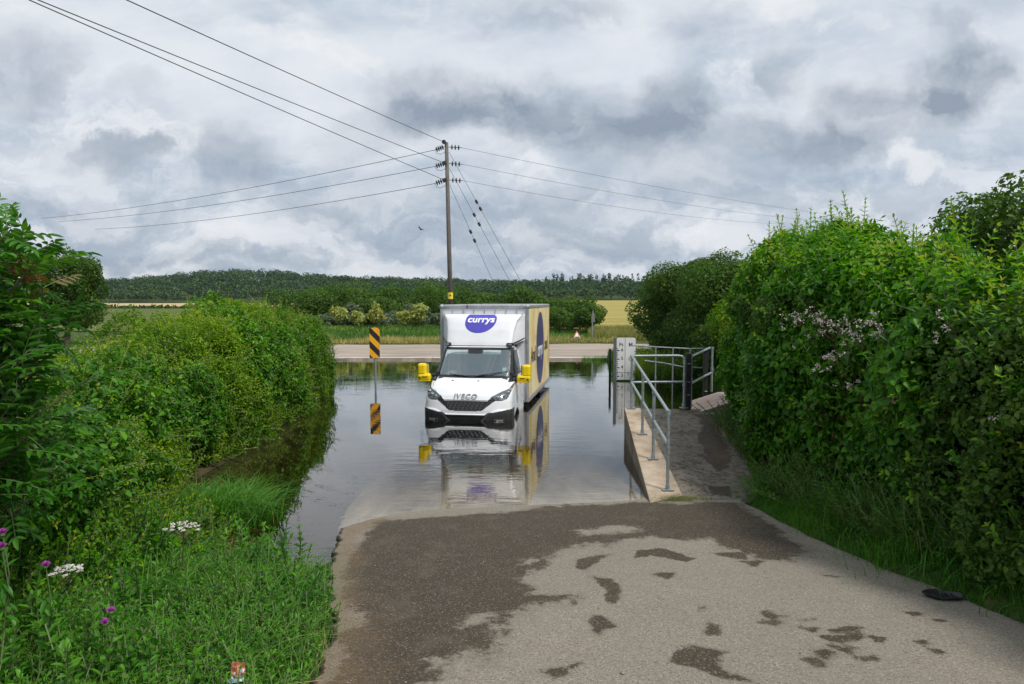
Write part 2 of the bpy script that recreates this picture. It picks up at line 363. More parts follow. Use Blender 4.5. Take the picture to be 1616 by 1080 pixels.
def asphalt():
    m, t, co = principled('asphalt', None)
    wet = t.n('ShaderNodeAttribute', attribute_name='wet').outputs['Fac']
    mud = t.n('ShaderNodeAttribute', attribute_name='mud').outputs['Fac']
    bed = t.n('ShaderNodeAttribute', attribute_name='bed').outputs['Fac']
    edge = t.noise(co, 9, 8, .68); edge2 = t.noise(co, 1.6, 4, .6)
    w = t.math('ADD', wet, t.math('MULTIPLY', t.math('SUBTRACT', edge, .5), .95))
    w = t.math('ADD', w, t.math('MULTIPLY', t.math('SUBTRACT', edge2, .5), .45))
    w = t.math('ADD', w, t.math('MULTIPLY', t.math('SUBTRACT', t.noise(co, 22, 6, .7), .5), .55))
    wm = t.mr(w, .37, .62)
    damp = t.mr(t.math('ADD', w, t.math('MULTIPLY', t.math('SUBTRACT', t.noise(co, 1.1, 6, .65), .5), .9)), .12, .62, 0, .38)
    g = t.n('ShaderNodeTexVoronoi', {'Vector': co, 'Scale': 105.0}, feature='F1')
    gcol = t.n('ShaderNodeSeparateColor', {0: g.outputs['Color']}).outputs[0]
    fine = t.noise(co, 60, 4, .7); broad = t.noise(co, .8, 5, .6)
    dry = t.ramp(t.math('MULTIPLY_ADD', t.math('SUBTRACT', fine, .5), 1.1, .5), [(.2, (.105, .090, .070)), (.5, (.215, .190, .152)), (.85, (.34, .305, .25))])
    dry = t.mix(t.mr(broad, .35, .65, 0, .35), dry, (.17, .155, .13))
    dry = t.mix(t.mr(gcol, .86, .97, 0, .40), dry, (.42, .40, .36))
    dry = t.mix(t.mr(gcol, .12, .02, 0, .6), dry, (.06, .055, .05))
    wetc = t.ramp(t.math('MULTIPLY_ADD', t.math('SUBTRACT', fine, .5), 1.2, .5), [(.2, (.020, .015, .010)), (.5, (.054, .042, .028)), (.85, (.120, .096, .066))])
    wetc = t.mix(t.mr(gcol, .90, .99, 0, .6), wetc, (.26, .25, .22))
    dry = t.mix(damp, dry, (.125, .108, .085))
    c = t.mix(wm, dry, wetc)
    c = t.mix(t.math('MULTIPLY', t.mr(t.noise(co, 2.6, 6, .65), .5, .68, 0, .30), wm), c, (.13, .108, .078))
    mm = t.mr(t.math('ADD', mud, t.math('MULTIPLY', t.math('SUBTRACT', edge2, .5), 1.2)), .35, .85, 0, .50)
    c = t.mix(mm, c, t.ramp(fine, [(.3, (.095, .062, .035)), (.7, (.22, .15, .085))]))
    bedc = t.ramp(t.noise(t.vm('MULTIPLY', co, (2.2, .5, 1)), 1.2, 7, .65), [(.3, (.15, .12, .085)), (.5, (.28, .235, .18)), (.7, (.42, .37, .30))])
    bm_ = t.mr(t.math('ADD', bed, t.math('MULTIPLY', t.math('SUBTRACT', edge2, .5), .35)), .42, .60)
    c = t.mix(bm_, c, bedc)
    r = t.mr(wm, 0, 1, .92, .72, False)
    crack = t.n('ShaderNodeTexVoronoi', {'Vector': t.vm('ADD', co, t.vm('MULTIPLY', t.noise(co, 2, 5).outputs['Color'], (.9, .9, 0))), 'Scale': .55}, feature='DISTANCE_TO_EDGE')
    ck = t.mr(crack.outputs['Distance'], .006, .001, 0, .12)
    c = t.mix(ck, c, (.04, .036, .03))
    hgt = t.math('ADD', t.math('MULTIPLY', g.outputs['Distance'], -1.0), t.math('MULTIPLY', fine, .6))
    finish(t, c, r, .2, bump=hgt.outputs[0], bs=.55, bd=.006); return m
M['asphalt'] = asphalt()
def far_road():
    m, t, co = principled('far_road', None)
    n = t.noise(t.vm('MULTIPLY', co, (.25, 1.2, 1)), 1.3, 6, .6); f = t.noise(co, 30, 3)
    c = t.ramp(n, [(.3, (.21, .18, .15)), (.5, (.32, .27, .22)), (.7, (.39, .325, .265))])
    c = t.mix(t.mr(f, .4, .7, 0, .25), c, (.15, .14, .125))
    c = t.mix(t.mr(t.noise(t.vm('MULTIPLY', co, (.12, 2.2, 1)), .9, 5), .60, .66, 0, .4), c, (.10, .09, .08))
    finish(t, c, .9, .2, bump=f.outputs[0], bs=.2); return m
M['far_road'] = far_road()
def concrete(name, a, b, c_, joints=0):
    m, t, co = principled(name, None)
    n = t.noise(co, 2.2, 8, .65); f = t.noise(co, 45, 4, .6)
    c = t.ramp(n, [(.3, a), (.5, b), (.72, c_)])
    c = t.mix(t.mr(f, .45, .75, 0, .35), c, tuple(x * .5 for x in a))
    nz = t.n('ShaderNodeSeparateXYZ', {0: t.n('ShaderNodeNewGeometry').outputs['Normal']}).outputs[2]
    # upright faces coloured darker and greyer than the tops
    c = t.mix(t.mr(nz, .6, .2, 0, .7), c, t.ramp(n, [(.3, (.07, .065, .055)), (.7, (.20, .18, .155))]))
    finish(t, c, .9, .2, bump=f.outputs[0], bs=.35); return m
M['concrete'] = concrete('concrete', (.22, .165, .11), (.40, .32, .235), (.52, .44, .35))
M['concrete_pale'] = concrete('concrete_pale', (.34, .27, .21), (.48, .42, .36), (.60, .56, .50))
M['concrete_pink'] = concrete('concrete_pink', (.36, .24, .18), (.50, .38, .32), (.58, .48, .42))

def ground():
    m, t, co = principled('ground', None)
    z = t.n('ShaderNodeSeparateXYZ', {0: t.n('ShaderNodeNewGeometry').outputs['Position']}).outputs[2]
    n = t.noise(co, 1.7, 8, .65); n2 = t.noise(co, .06, 6, .6); f = t.noise(co, 25, 5, .65)
    g = t.ramp(n, [(.3, (.020, .040, .010)), (.5, (.045, .080, .018)), (.7, (.080, .10, .030))])
    g = t.mix(t.mr(f, .45, .7, 0, .6), g, (.07, .055, .03))
    mud = t.ramp(n, [(.3, (.020, .016, .008)), (.5, (.050, .040, .018)), (.7, (.085, .070, .035))])
    c = t.mix(t.mr(t.math('ADD', z, t.math('MULTIPLY', t.math('SUBTRACT', n, .5), .08)), .01, .09), mud, g)
    finish(t, c, .95, .15, bump=f.outputs[0], bs=.6, bd=.03); return m
M['ground'] = ground()
def field(name, a, b, c_, sc=(.05, .5, 1)):
    m, t, co = principled(name, None)
    n = t.noise(t.vm('MULTIPLY', co, sc), 1.0, 7, .6); f = t.noise(t.vm('MULTIPLY', co, (1, .3, 1)), 4.0, 5, .7)
    c = t.ramp(n, [(.3, a), (.5, b), (.7, c_)])
    c = t.mix(t.mr(f, .35, .7, 0, .3), c, tuple(x * .6 for x in a))
    tram = t.n('ShaderNodeTexWave', {'Vector': co, 'Scale': .035, 'Distortion': 1.5, 'Detail': 2}, wave_type='BANDS', bands_direction='Y')
    c = t.mix(t.mr(tram.outputs['Fac'], .93, 1, 0, .35), c, tuple(x * .5 for x in a))
    finish(t, c, .95, .1, bump=f.outputs[0], bs=.6, bd=.2); return m
M['barley'] = field('barley', (.24, .21, .055), (.34, .29, .085), (.43, .365, .13))
M['stubble'] = field('stubble', (.36, .26, .12), (.52, .39, .20), (.62, .48, .28))
M['meadow'] = field('meadow', (.05, .09, .02), (.10, .13, .035), (.20, .19, .06), (.3, .6, 1))

def panel_art():
    m, t, co = principled('panel_art', None)
    s = t.vm('MULTIPLY', co, (1, .55, .35))
    n = t.noise(t.vm('ADD', s, (0, 3, 2)), 1.5, 3, .45, 1.6)
    c = t.ramp(n, [(.30, (.82, .76, .50)), (.42, (.80, .66, .30)), (.50, (.74, .50, .20)), (.56, (.80, .68, .34)), (.75, (.84, .80, .56))])
    f = t.noise(co, 5, 5); c = t.mix(t.mr(f, .5, .7, 0, .12), c, (.4, .34, .24))
    finish(t, c, .42, .5); return m
M['panel_art'] = panel_art()

# ---------------------------------------------------------------- ground, road, water
SHORE = np.array([(-1.8, 6.9), (-2.6, 7.0), (-3.3, 7.6), (-3.8, 8.4), (-4.6, 9.3), (-5.0, 10.3), (-5.0, 12), (-5.0, 14.3), (-5.5, 18), (-6.6, 23),
    (-8.5, 28), (-14, 32.6), (-20, 33.2), (-6, 33.3), (2, 33.2), (5.0, 31.8), (5.2, 29), (3.6, 27.2), (3.35, 26.2), (4.3, 24.6), (4.2, 22.8), (6.2, 22.4),
    (6.6, 18), (4.7, 16.5), (4.5, 14.6), (2.2, 14.5), (1.9, 9.7), (0, 9.2)], float)
def sdf_poly(x, y, poly):
    """signed distance, positive inside"""
    P = np.stack([x.ravel(), y.ravel()], -1); d = np.full(len(P), 1e9); ins = np.zeros(len(P), bool)
    n = len(poly)
    for i in range(n):
        a, b = poly[i], poly[(i + 1) % n]; ab = b - a; pa = P - a
        h = np.clip((pa @ ab) / (ab @ ab), 0, 1); d = np.minimum(d, np.linalg.norm(pa - h[:, None] * ab, axis=1))
        c = ((a[1] > P[:, 1]) != (b[1] > P[:, 1])) & (P[:, 0] < (b[0] - a[0]) * (P[:, 1] - a[1]) / (b[1] - a[1] + 1e-12) + a[0]); ins ^= c
    return np.where(ins, d, -d).reshape(x.shape)
def ys(x): return np.interp(x, [-2.6, -2.1, -1.75, -1.5, -1.07, .36, 1.95, 4.5], [7.8, 8.45, 8.85, 9.05, 9.22, 9.45, 9.75, 9.9])
def slope(d): return np.where(d > 0, .078 * np.minimum(d, 7.6), 0)
def road_z(x, y):
    d = ys(x) - y
    z = np.where(d > 0, slope(d), np.maximum(.11 * d, -.78))
    up = np.interp(y, [25, 32.6, 34, 41], [-.78, -.01, .06, .36])
    return np.where(y > 20, up, z)
def path_z(y): return np.clip(.03 + .112 * (y - 9.7), .02, .56)
def ridge_top(px): return np.interp(px, [-600, 0, 160, 250, 300, 380, 450, 520, 600, 690, 800, 900, 1030, 1400, 2200], [449, 446, 444, 438, 431, 427, 430, 437, 440, 441, 446, 444, 444, 446, 448])
def land(x, y):
    dd = np.maximum(ys(x) - y, 0)
    zn = np.where(x > 1.8, .10 + slope(dd) + .22 * np.clip(x - 3.6, 0, 2), .04 + slope(dd) + .14 * np.clip(-1.6 - x, 0, 1.5))
    zp = path_z(y) - .12 + .15 * np.clip(x - 3.6, 0, 2)
    zn = np.where((x > 1.8) & (y > 9.5), np.where(y < 15, zp, .35), zn)
    zn = np.where((x < 0) & (y > 8.5), .22, zn)
    left = sstep((2 - x) / 4)
    zf = .36 + .5 * sstep((y - 39.5) / 9) * (.35 + .65 * left) + (y - 50).clip(0, 220) * np.where(x > 0, .0108, .0108 * (1 - .75 * sstep(-x / 30)))
    far = sstep((y - 30) / 6)
    z = zn * (1 - far) + zf * far
    px = 808 + F * x / np.maximum(y, 1)
    rg = 2.8 + (475 - ridge_top(px)) * 700 / F - 10.5
    z = np.where(y > 400, z + (rg - z) * sstep((y - 400) / 300), z)
    return z
def ground_z(x, y):
    d = sdf_poly(x, y, SHORE)
    L = land(x, y)
    n = fbm(np.stack([x.ravel() * .7, y.ravel() * .7, 0 * x.ravel()], -1), 3, 5).reshape(x.shape) * .05
    z = np.where(d < 0, .01 + (L + n - .01) * sstep(-d / .9), -.01 - .82 * sstep(d / 1.7) + n * .6)
    e = np.maximum(xl(y) - x, x - xr(y)); rz_ = road_z(x, y)
    zr = np.where(e > 0, rz_ - .035 + (z - rz_ + .035) * sstep(e / .30), rz_ - .035 - .35 * np.clip(-e, 0, .25))
    z = np.where((y < 9.8) & (e < .30) & ((x > 0) | (e < 0)), zr, z)
    z = np.where((y < 7.1) & (e < .30) & (x < 0), zr, z)
    z = np.where((e < 0) & (y < 36), np.minimum(z, rz_ - .06), z)
    z = np.where((y > 33) & (y < 40.6), np.minimum(z, road_z(x, y) - .05), z)
    return z
XL = [(-1, -1.15), (3.3, -1.20), (4.5, -1.27), (5.4, -1.42), (6.2, -1.66), (6.9, -1.84), (7.4, -1.95), (7.9, -2.02), (8.3, -2.10), (8.8, -2.2), (10, -2.4), (14, -2.7), (24, -3.3), (32, -6), (34, -10), (36, -10)]
XR = [(-1, 4.0), (3.0, 3.92), (5.3, 3.84), (6.5, 3.50), (7.4, 3.40), (8.3, 3.30), (9.0, 3.28), (9.5, 3.22), (9.9, 3.30), (10.2, 2.15), (14, 2.5), (24, 3.4), (32, 4.4), (36, 5)]
def xl(y): return np.interp(y, [a for a, b in XL], [b for a, b in XL])
def xr(y): return np.interp(y, [a for a, b in XR], [b for a, b in XR])

def grid(xs, ysv, zf):
    X, Y = np.meshgrid(xs, ysv); Z = zf(X, Y)
    V = np.stack([X.ravel(), Y.ravel(), Z.ravel()], -1); nx, ny = len(xs), len(ysv)
    i = np.arange((ny - 1) * (nx - 1)); r, c = i // (nx - 1), i % (nx - 1); a = r * nx + c
    return V, np.stack([a, a + 1, a + nx + 1, a + nx], -1)
xs = np.unique(np.concatenate([np.linspace(-12, 12, 200), np.linspace(-40, 40, 90), np.linspace(-160, 160, 60), np.linspace(-1600, 1600, 60)]))
yv = np.unique(np.concatenate([np.linspace(-8, 40, 300), np.linspace(40, 80, 60), np.linspace(80, 1000, 130), np.linspace(1000, 4000, 12)]))
V, Fc = grid(xs, yv, ground_z)
tag(npmesh('ground', V, Fc, M['ground'], smooth=True), kind='structure')

# the road sheet, near ramp and bed of the ford
yr = np.concatenate([np.arange(-1, 2.5, .1), np.arange(2.5, 10.2, .035), np.arange(10.2, 36, .25)])
NC = 190
u = np.linspace(0, 1, NC)
rows = []
for y in yr:
    a, b = xl(y), xr(y)
    if 4 < y < 9.3:
        a += .07 * fbm([[y * 1.7, 0, 3]], 3, 9)[0] + .075 * fbm([[y * 7, 0, 3]], 3, 9)[0]
    if y < 10: b += .07 * fbm([[y * 1.5, 7, 3]], 3, 19)[0]
    x = a + (b - a) * u; z = road_z(x, np.full(NC, y))
    z = z + .006 * fbm(np.stack([x * .9, np.full(NC, y * .9), 0 * x], -1), 2, 21)
    sk = np.array([[a - .015, y, z[0] - .02], [a - .0, y, z[0] - .20]])[::-1]
    se = np.array([[b + .01, y, z[-1] - .04], [b + .02, y, z[-1] - .20]])
    rows.append(np.concatenate([sk, np.stack([x, np.full(NC, y), z], -1), se]))
RV = np.concatenate(rows); nx = NC + 4; ny = len(yr)
i = np.arange((ny - 1) * (nx - 1)); r, c = i // (nx - 1), i % (nx - 1); a = r * nx + c
RF = np.stack([a, a + 1, a + nx + 1, a + nx], -1)
def on_road(px, py):
    z = 0.0
    for _ in range(30):
        p = at_z(px, py, z); z = float(road_z(p[0], p[1])) if p[1] < 9.6 else float(path_z(p[1]))
    return p
WETS = [
 [(520, 1100), (560, 985), (540, 900), (600, 822), (692, 815), (860, 801), (1031, 794), (1160, 795), (1190, 806), (1215, 822), (1240, 848), (1270, 868), (1245, 880), (1190, 876), (1160, 866), (1140, 862), (1115, 850), (1092, 852), (1031, 845), (986, 850), (949, 862), (930, 858), (888, 862), (868, 875), (863, 895), (840, 905), (818, 916), (847, 932), (904, 938), (895, 950), (835, 948), (802, 968), (792, 990), (802, 1022), (786, 1036), (745, 1024), (704, 1042), (690, 1060), (643, 1100)],
 [(1000, 870), (1040, 865), (1090, 878), (1075, 884), (1030, 878), (992, 884)],
 [(940, 912), (975, 912), (985, 925), (980, 950), (955, 950), (950, 930)],
 [(916, 975), (940, 969), (985, 985), (955, 990), (933, 1002), (918, 990)],
 [(1098, 962), (1120, 956), (1116, 966), (1100, 970)], [(1100, 975), (1145, 990), (1150, 1008), (1118, 1000)],
 [(1056, 1040), (1085, 1020), (1110, 1018), (1150, 1022), (1160, 1045), (1180, 1080), (1120, 1060)],
 [(870, 1056), (898, 1052), (885, 1064)], [(910, 884), (960, 874), (940, 904), (912, 900)],
 [(1186, 978), (1250, 978), (1232, 994), (1200, 990)], [(1195, 968), (1228, 968), (1210, 976)],
 [(1304, 1002), (1355, 1000), (1340, 1010)], [(1320, 992), (1352, 990), (1345, 998)], [(1255, 1033), (1292, 1033), (1280, 1038)],
 [(1284, 1024), (1312, 1025), (1300, 1030)], [(1348, 1030), (1378, 1031), (1362, 1036)], [(1282, 990), (1302, 990), (1292, 995)],
 [(1372, 1002), (1388, 1002), (1380, 1008)], [(1435, 1011), (1452, 1011), (1444, 1015)], [(1462, 1026), (1478, 1026), (1470, 1030)],
 [(1262, 972), (1276, 972), (1268, 974)], [(1407, 962), (1424, 962), (1416, 965)], [(1455, 974), (1470, 974), (1464, 977)],
 [(1280, 906), (1322, 904), (1315, 911), (1290, 911)], [(1165, 884), (1196, 882), (1185, 892)], [(1024, 905), (1060, 906), (1045, 914)],
 [(1105, 870), (1165, 868), (1180, 880), (1150, 878)], [(1325, 1018), (1345, 1018), (1335, 1022)],
 [(1092, 650), (1130, 655), (1155, 730), (1130, 745), (1108, 715)], [(1110, 765), (1160, 768), (1150, 785), (1115, 780)],
 [(980, 812), (1030, 806), (1045, 820), (1000, 826)],
]
ISLE = [[(900, 835), (960, 829), (1000, 832), (1020, 840), (960, 845), (905, 848)], [(727, 965), (765, 960), (790, 970), (770, 985), (735, 982)], [(815, 885), (845, 880), (850, 890), (825, 898)], [(660, 1040), (700, 1030), (720, 1045), (690, 1060)]]
def wet_field(x, y):
    q = np.stack([x * 2.2, y * 2.2, 0 * x], -1); q2 = q * 3
    x, y = x + .16 * fbm(q, 3, 51) + .03 * fbm(q2, 2, 53), y + .16 * fbm(q, 3, 52) + .03 * fbm(q2, 2, 54)
    f = np.full(x.shape, -1.0)
    for p in WETS:
        w = np.array([on_road(a, b)[:2] for a, b in p]); f = np.maximum(f, np.clip((sdf_poly(x, y, w) - (0 if len(p) > 10 else (.02 if len(p) > 3 else -.022))) / (.22 if len(p) > 10 else .08), -1, 1))
    for p in ISLE:
        w = np.array([on_road(a, b)[:2] for a, b in p]); f = np.minimum(f, -np.clip(sdf_poly(x, y, w) / .2, -1, 1) * .9 + 0.1)
    return f * .5 + .5
sel = RV[:, 1] < 10.2
wet = np.ones(len(RV)); wet[sel] = wet_field(RV[sel, 0], RV[sel, 1])
X_, Y_ = RV[:, 0], RV[:, 1]
mud = np.clip(1 - (X_ - xl(Y_)) / .75, 0, 1) * (Y_ < 10) + .5 * np.exp(-((Y_ - ys(X_) + .25) / .3) ** 2) * (X_ < .8)
ci = np.arange(len(RV)) % (NC + 4); sk_ = (ci < 3); wet[sk_ & sel] = 2.0; mud[sk_] = -1
bed = np.clip((Y_ - ys(X_)) / .14 + .5 + .3 * (X_ > .5), 0, 1)
road = npmesh('road', RV, RF, M['asphalt'], attrs={'wet': wet, 'mud': mud, 'bed': bed}, smooth=True); tag(road, kind='structure')

# far road across the ford, with its concrete edge
V, Fc = grid(np.linspace(-45, 30, 120), np.linspace(33.4, 39.6, 30), lambda X, Y: np.interp(Y, [33, 34, 41], [.0, .06, .36]) + .012 * np.sin(X * .3) + .02)
d = np.interp(V[:, 0], [-45, -20, 0, 5, 9, 30], [0, 0, .2, 1.0, 1.4, 1.5]) + .35 * fbm(np.stack([V[:, 0] * .6, 0 * V[:, 0], 0 * V[:, 0]], 1), 3, 66); V[:, 1] += d * (V[:, 1] > 39)
tag(npmesh('far_road', V, Fc, M['far_road'], smooth=True), kind='structure')
mb = MB()
xk = -22.0
while xk < 4.6:
    L = 2.6; mb.box((xk + L / 2, 33.25 + .02 * math.sin(xk), .035), (L - .02, .55, .12), bev=.02); xk += L
o = mb.build('kerb', M['concrete_pale']); tag(o, 'pale concrete edging strip along the far shore of the flooded ford', 'kerb', kind='structure')

# fields
def sheet(name, xa, xb, ya, yb, mat, nx=60, ny=60, dz=.02):
    V, Fc = grid(np.linspace(xa, xb, nx), np.linspace(ya, yb, ny), lambda X, Y: land(X, Y) + dz)
    return tag(npmesh(name, V, Fc, mat, smooth=True), kind='structure')
sheet('barley_field', 3.5, 240, 45, 402, M['barley'], 60, 90, .05)
sheet('stubble_field', -260, -42, 150, 330, M['stubble'], 60, 60, .22)
sheet('meadow', -260, 3.3, 46, 148, M['meadow'], 60, 60, .04)

# water
V = np.array([(x, y, z) for z in (0, -2.0) for x, y in ((-45, 5.5), (30, 5.5), (30, 33.6), (-45, 33.6))], float)
tag(npmesh('water', V, np.array([[0, 1, 2, 3], [7, 6, 5, 4], [0, 4, 5, 1], [1, 5, 6, 2], [2, 6, 7, 3], [3, 7, 4, 0]]), M['water'], smooth=False), kind='structure')

# raised footway beside the ford
wl = [on_road(1027, 797), at_z(985, 645, .59)]
A0 = Vector((1.90, 9.45, .03)); A1 = Vector((2.33, 14.35, .585))     # water side edge of the wall top
B0 = Vector((2.42, 9.72, .05)); B1 = Vector((2.66, 14.35, .585))
mb = MB()
for k in range(3):
    t0, t1 = k / 3 + (.002 if k else 0), (k + 1) / 3
    a, b, c_, d_ = A0.lerp(A1, t0), B0.lerp(B1, t0), B0.lerp(B1, t1), A0.lerp(A1, t1)
    V = [(p.x, p.y, p.z) for p in (a, b, c_, d_)] + [(p.x, p.y, -.7) for p in (a, b, c_, d_)]
    mb.add(V, [(0, 1, 2, 3), (4, 7, 6, 5), (0, 4, 5, 1), (1, 5, 6, 2), (2, 6, 7, 3), (3, 7, 4, 0)])
o = mb.build('concrete_wall', M['concrete'])
mod = o.modifiers.new('bevel', 'BEVEL'); mod.width = .012; mod.segments = 2
tag(o, 'low sandy concrete retaining wall carrying the handrail beside the water', 'wall')
ypl = np.linspace(9.5, 14.45, 100); rows = []
for y in ypl:
    t = (y - 9.72) / (14.35 - 9.72); xa = float(np.interp(t, [-.05, 0, 1.05], [2.36, 2.43, 2.68])); xb = 4.9
    x = np.linspace(xa, xb, 60); z = path_z(np.full(60, y)) + .004 * np.sin(x * 3)
    if y > 14.4: pass
    rows.append(np.stack([x, np.full(60, y), z - .012], -1))
rows.append(rows[-1] * [1, 1, 0] + [0, 0, -.6])
PV = np.concatenate(rows); nx, ny = 60, len(rows)
i = np.arange((ny - 1) * (nx - 1)); r, c = i // (nx - 1), i % (nx - 1); a = r * nx + c
o = npmesh('footpath', PV, np.stack([a, a + 1, a + nx + 1, a + nx], -1), M['asphalt'], attrs={'wet': np.maximum(wet_field(PV[:, 0], PV[:, 1]), .44), 'mud': .45 * np.exp(-((PV[:, 0] - 3.5) / .35) ** 2), 'bed': 0 * PV[:, 0]}, smooth=False)
tag(o, kind='structure')
# pinkish ramp slab leaving the platform to the right
mb = MB(); mb.prism([(3.80, .50), (4.60, .76), (5.8, .80), (5.8, .2), (3.80, .2)], 'y', 14.2, 15.5)
o = mb.build('ramp', M['concrete_pink']); tag(o, 'pinkish concrete ramp slab rising to the right beyond the footpath', 'ramp', kind='structure')

# rubble on the stream bank behind the rail
mb = MB()
for k in range(70):
    p = (4.55 + random.random() * .9, 15.4 + random.random() * 1.8, .02 + random.random() * .3)
    s = .05 + random.random() * .13
    bm = bmesh.new(); bmesh.ops.create_icosphere(bm, subdivisions=1, radius=s)
    for v in bm.verts: v.co *= .7 + .6 * random.random()
    bm.transform(Matrix.Translation(p)); mb.bm(bm)
tag(mb.build('rubble', M['stone']), 'brownish broken stones on the stream bank behind the black posts', 'rubble', kind='stuff')

# ---------------------------------------------------------------- handrails
def railing(name, label, tubes, posts, mat=M['galv'], r=.024, base=True):
    root = empty(name, posts[0][0]); tag(root, label, 'handrail')
    o0 = Vector(posts[0][0]); root['group'] = 'galvanised tube handrails by the footpath'
    for (a, b) in posts:
        m = MB(); a, b = Vector(a), Vector(b); m.tube([a - o0, b - o0], r * 1.0, 12)
        if base:
            m.box(a - o0 + Vector((0, 0, .012)), (.17, .11, .012)); m.tube([a - o0 + Vector((0, 0, .018)), a - o0 + Vector((0, 0, .08))], r * 1.35, 12)
        m.build('post', mat, root, smooth=False)
    for pts in tubes:
        m = MB(); m.tube([Vector(p) - o0 for p in pts], r, 12)
        m.build('rail', mat, root)
    for (a, b) in posts:
        j = MB(); a, b = Vector(a), Vector(b); j.tube([b - o0 - Vector((0, 0, .05)), b - o0 + Vector((0, 0, .02))], r * 1.35, 12)
        j.build('clamp', mat, root); j = MB(); m_ = a.lerp(b, .52); j.tube([m_ - o0 - Vector((0, 0, .05)), m_ - o0 + Vector((0, 0, .05))], r * 1.35, 12); j.build('clamp', mat, root)
    return root
def walltop(t, s=.5): return A0.lerp(A1, t).lerp(B0.lerp(B1, t), s)
base = [walltop(.06, .62), walltop(.34, .55), walltop(.62, .5), walltop(.985, .42)]
H = [1.14, 1.12, 1.10, 1.09]
tops = [b + Vector((0, 0, h)) for b, h in zip(base, H)]
mids = [b + Vector((0, 0, h * .5)) for b, h in zip(base, H)]
mids[0] = base[0] + Vector((0, 0, .66))
r1 = railing('handrail', 'galvanised sloping handrail on the concrete wall at the water edge',
        [[tops[0] , tops[3]], [mids[0], mids[3]]], [(b, t) for b, t in zip(base, tops)])
e = Vector((3.57, 14.38, .57))
q = [tops[3] + Vector((.0, .02, .0)), Vector((3.45, 14.38, tops[3].z)), Vector((3.53, 14.38, tops[3].z - .02)), Vector((3.565, 14.38, tops[3].z - .06)), Vector((3.57, 14.38, tops[3].z - .12))]
railing('handrail', 'short level handrail closing the far end of the footpath, with rounded corner',
        [q, [mids[3] + Vector((0, .02, 0)), Vector((3.57, 14.38, mids[3].z))]], [(e, Vector((3.57, 14.38, tops[3].z - .12)))])
# rail going off to the right beside the ramp
a0, a1 = Vector((3.73, 14.45, .56)), Vector((4.55, 16.0, .70))
railing('handrail', 'slanting galvanised handrail running away between the two black posts',
        [[a0 + Vector((0, 0, 1.08)), a1 + Vector((0, 0, 1.02))], [a0 + Vector((0, 0, .52)), a1 + Vector((.1, .1, .45))]], [(a0, a0 + Vector((0, 0, 1.1))), (a1 + Vector((.06, 0, 0)), a1 + Vector((.06, 0, 1.02)))], base=False)
# farther rail across the stream
fp = [(3.45, 19.2, .3), (4.35, 19.0, .3), (4.85, 18.9, .3), (5.35, 18.9, .3), (5.6, 18.9, .3)]
ft = [(3.30, 19.4, 1.56), (4.0, 19.1, 1.53), (4.85, 18.9, 1.50), (5.6, 18.9, 1.51), (6.4, 18.9, 1.55)]
fm = [(3.7, 19.4, 1.13), (4.2, 19.2, 1.08), (4.7, 19.0, .99), (5.6, 18.9, .96), (6.4, 18.9, .98)]
railing('handrail', 'farther sagging galvanised rail on the grassy bank across the stream',
        [ft, fm], [(Vector((x, y, -.2)), Vector((x, y, z))) for x, y, z in [(3.95, 19.1, 1.52), (4.4, 19.0, 1.51), (4.85, 18.9, 1.50), (5.3, 18.9, 1.5), (5.75, 18.9, 1.5)]], r=.019, base=False)
def black_post(name, label, x, y, z0, z1, w):
    m = MB(); m.box((0, 0, (z1 - z0) / 2), (w, w, z1 - z0), rz=.1, bev=.008)
    root = empty(name, (x, y, z0)); tag(root, label, 'post', 'black square posts by the footpath end')
    m.build('shaft', M['post_black'], root)
    for zz in (.35, .62, 1.0): b = MB(); b.tube([(-.03, -w / 2 - .012, zz), (.03, -w / 2 - .012, zz)], .007, 6); b.build('bolt', M['galv'], root)
    return root
black_post('post', 'thick black square post beside the rounded corner of the short handrail', 3.66, 14.42, .50, 1.71, .10)
black_post('post', 'farther black post next to the hedge by the stone rubble', 4.42, 15.85, .12, 1.72, .095)

# ---------------------------------------------------------------- depth gauge
g = empty('depth_gauge', (3.97, 24.2, -.5), 0.0); tag(g, 'white flood depth gauge board marked in feet and metres standing in the water', 'depth gauge')
W2 = .33; zt = 1.52 + .5; zb = .05 + .5
poly = [(-W2, zb), (W2, zb), (W2, zt - .05), (W2 - .015, zt - .015), (W2 - .05, zt), (-W2 + .05, zt), (-W2 + .015, zt - .015), (-W2, zt - .05)]
m = MB(); m.prism(poly, 'y', 0, .03); m.build('board', M['board'], g)
m = MB(); m.box((-W2 - .055, .03, 1.0), (.09, .12, 2.04)); m.build('post', M['sign_grey'], g)
m = MB(); m.box((-W2 - .17, .4, .85), (.07, .1, 1.5)); m.build('post', M['post_black'], g)
rot = Matrix.Rotation(R(90), 4, 'X')
def ft_z(n): return .5 + (.0 + (n - 2.42) * .3048 * .985) 
m = MB()
m.box((-.035, -.003, (zb + zt) / 2), (.010, .004, zt - zb - .02))
m.box((.0, -.003, ft_z(3.42)), (2 * W2 - .02, .004, .010))
for n in (3, 4, 5, 6): m.box((-W2 + .055, -.003, ft_z(n)), (.09, .004, .035))
for n in np.arange(2.5, 6.3, .25):
    if abs(n - round(n)) > .01: m.box((-W2 + .022 + (.008 if abs(n * 2 - round(n * 2)) < .01 else 0), -.003, ft_z(n)), (.04 if abs(n * 2 - round(n * 2)) > .01 else .05, .004, .028))
m.box((W2 - .055, -.003, ft_z(3.2)), (.09, .004, .035))
for n in np.arange(4.9, 6.0, .328): m.box((W2 - .02, -.003, ft_z(n)), (.035, .004, .022))
m.build('scale_marking', M['ink'], g)
for n in (3, 4, 5, 6): text_part('numeral', str(n), M['ink'], g, (-.135, -.002, ft_z(n) + .02), rot, .16, offset=.0015)
text_part('numeral', '2', M['ink'], g, (-.135, -.002, ft_z(2.1)), rot, .16, offset=.0015)
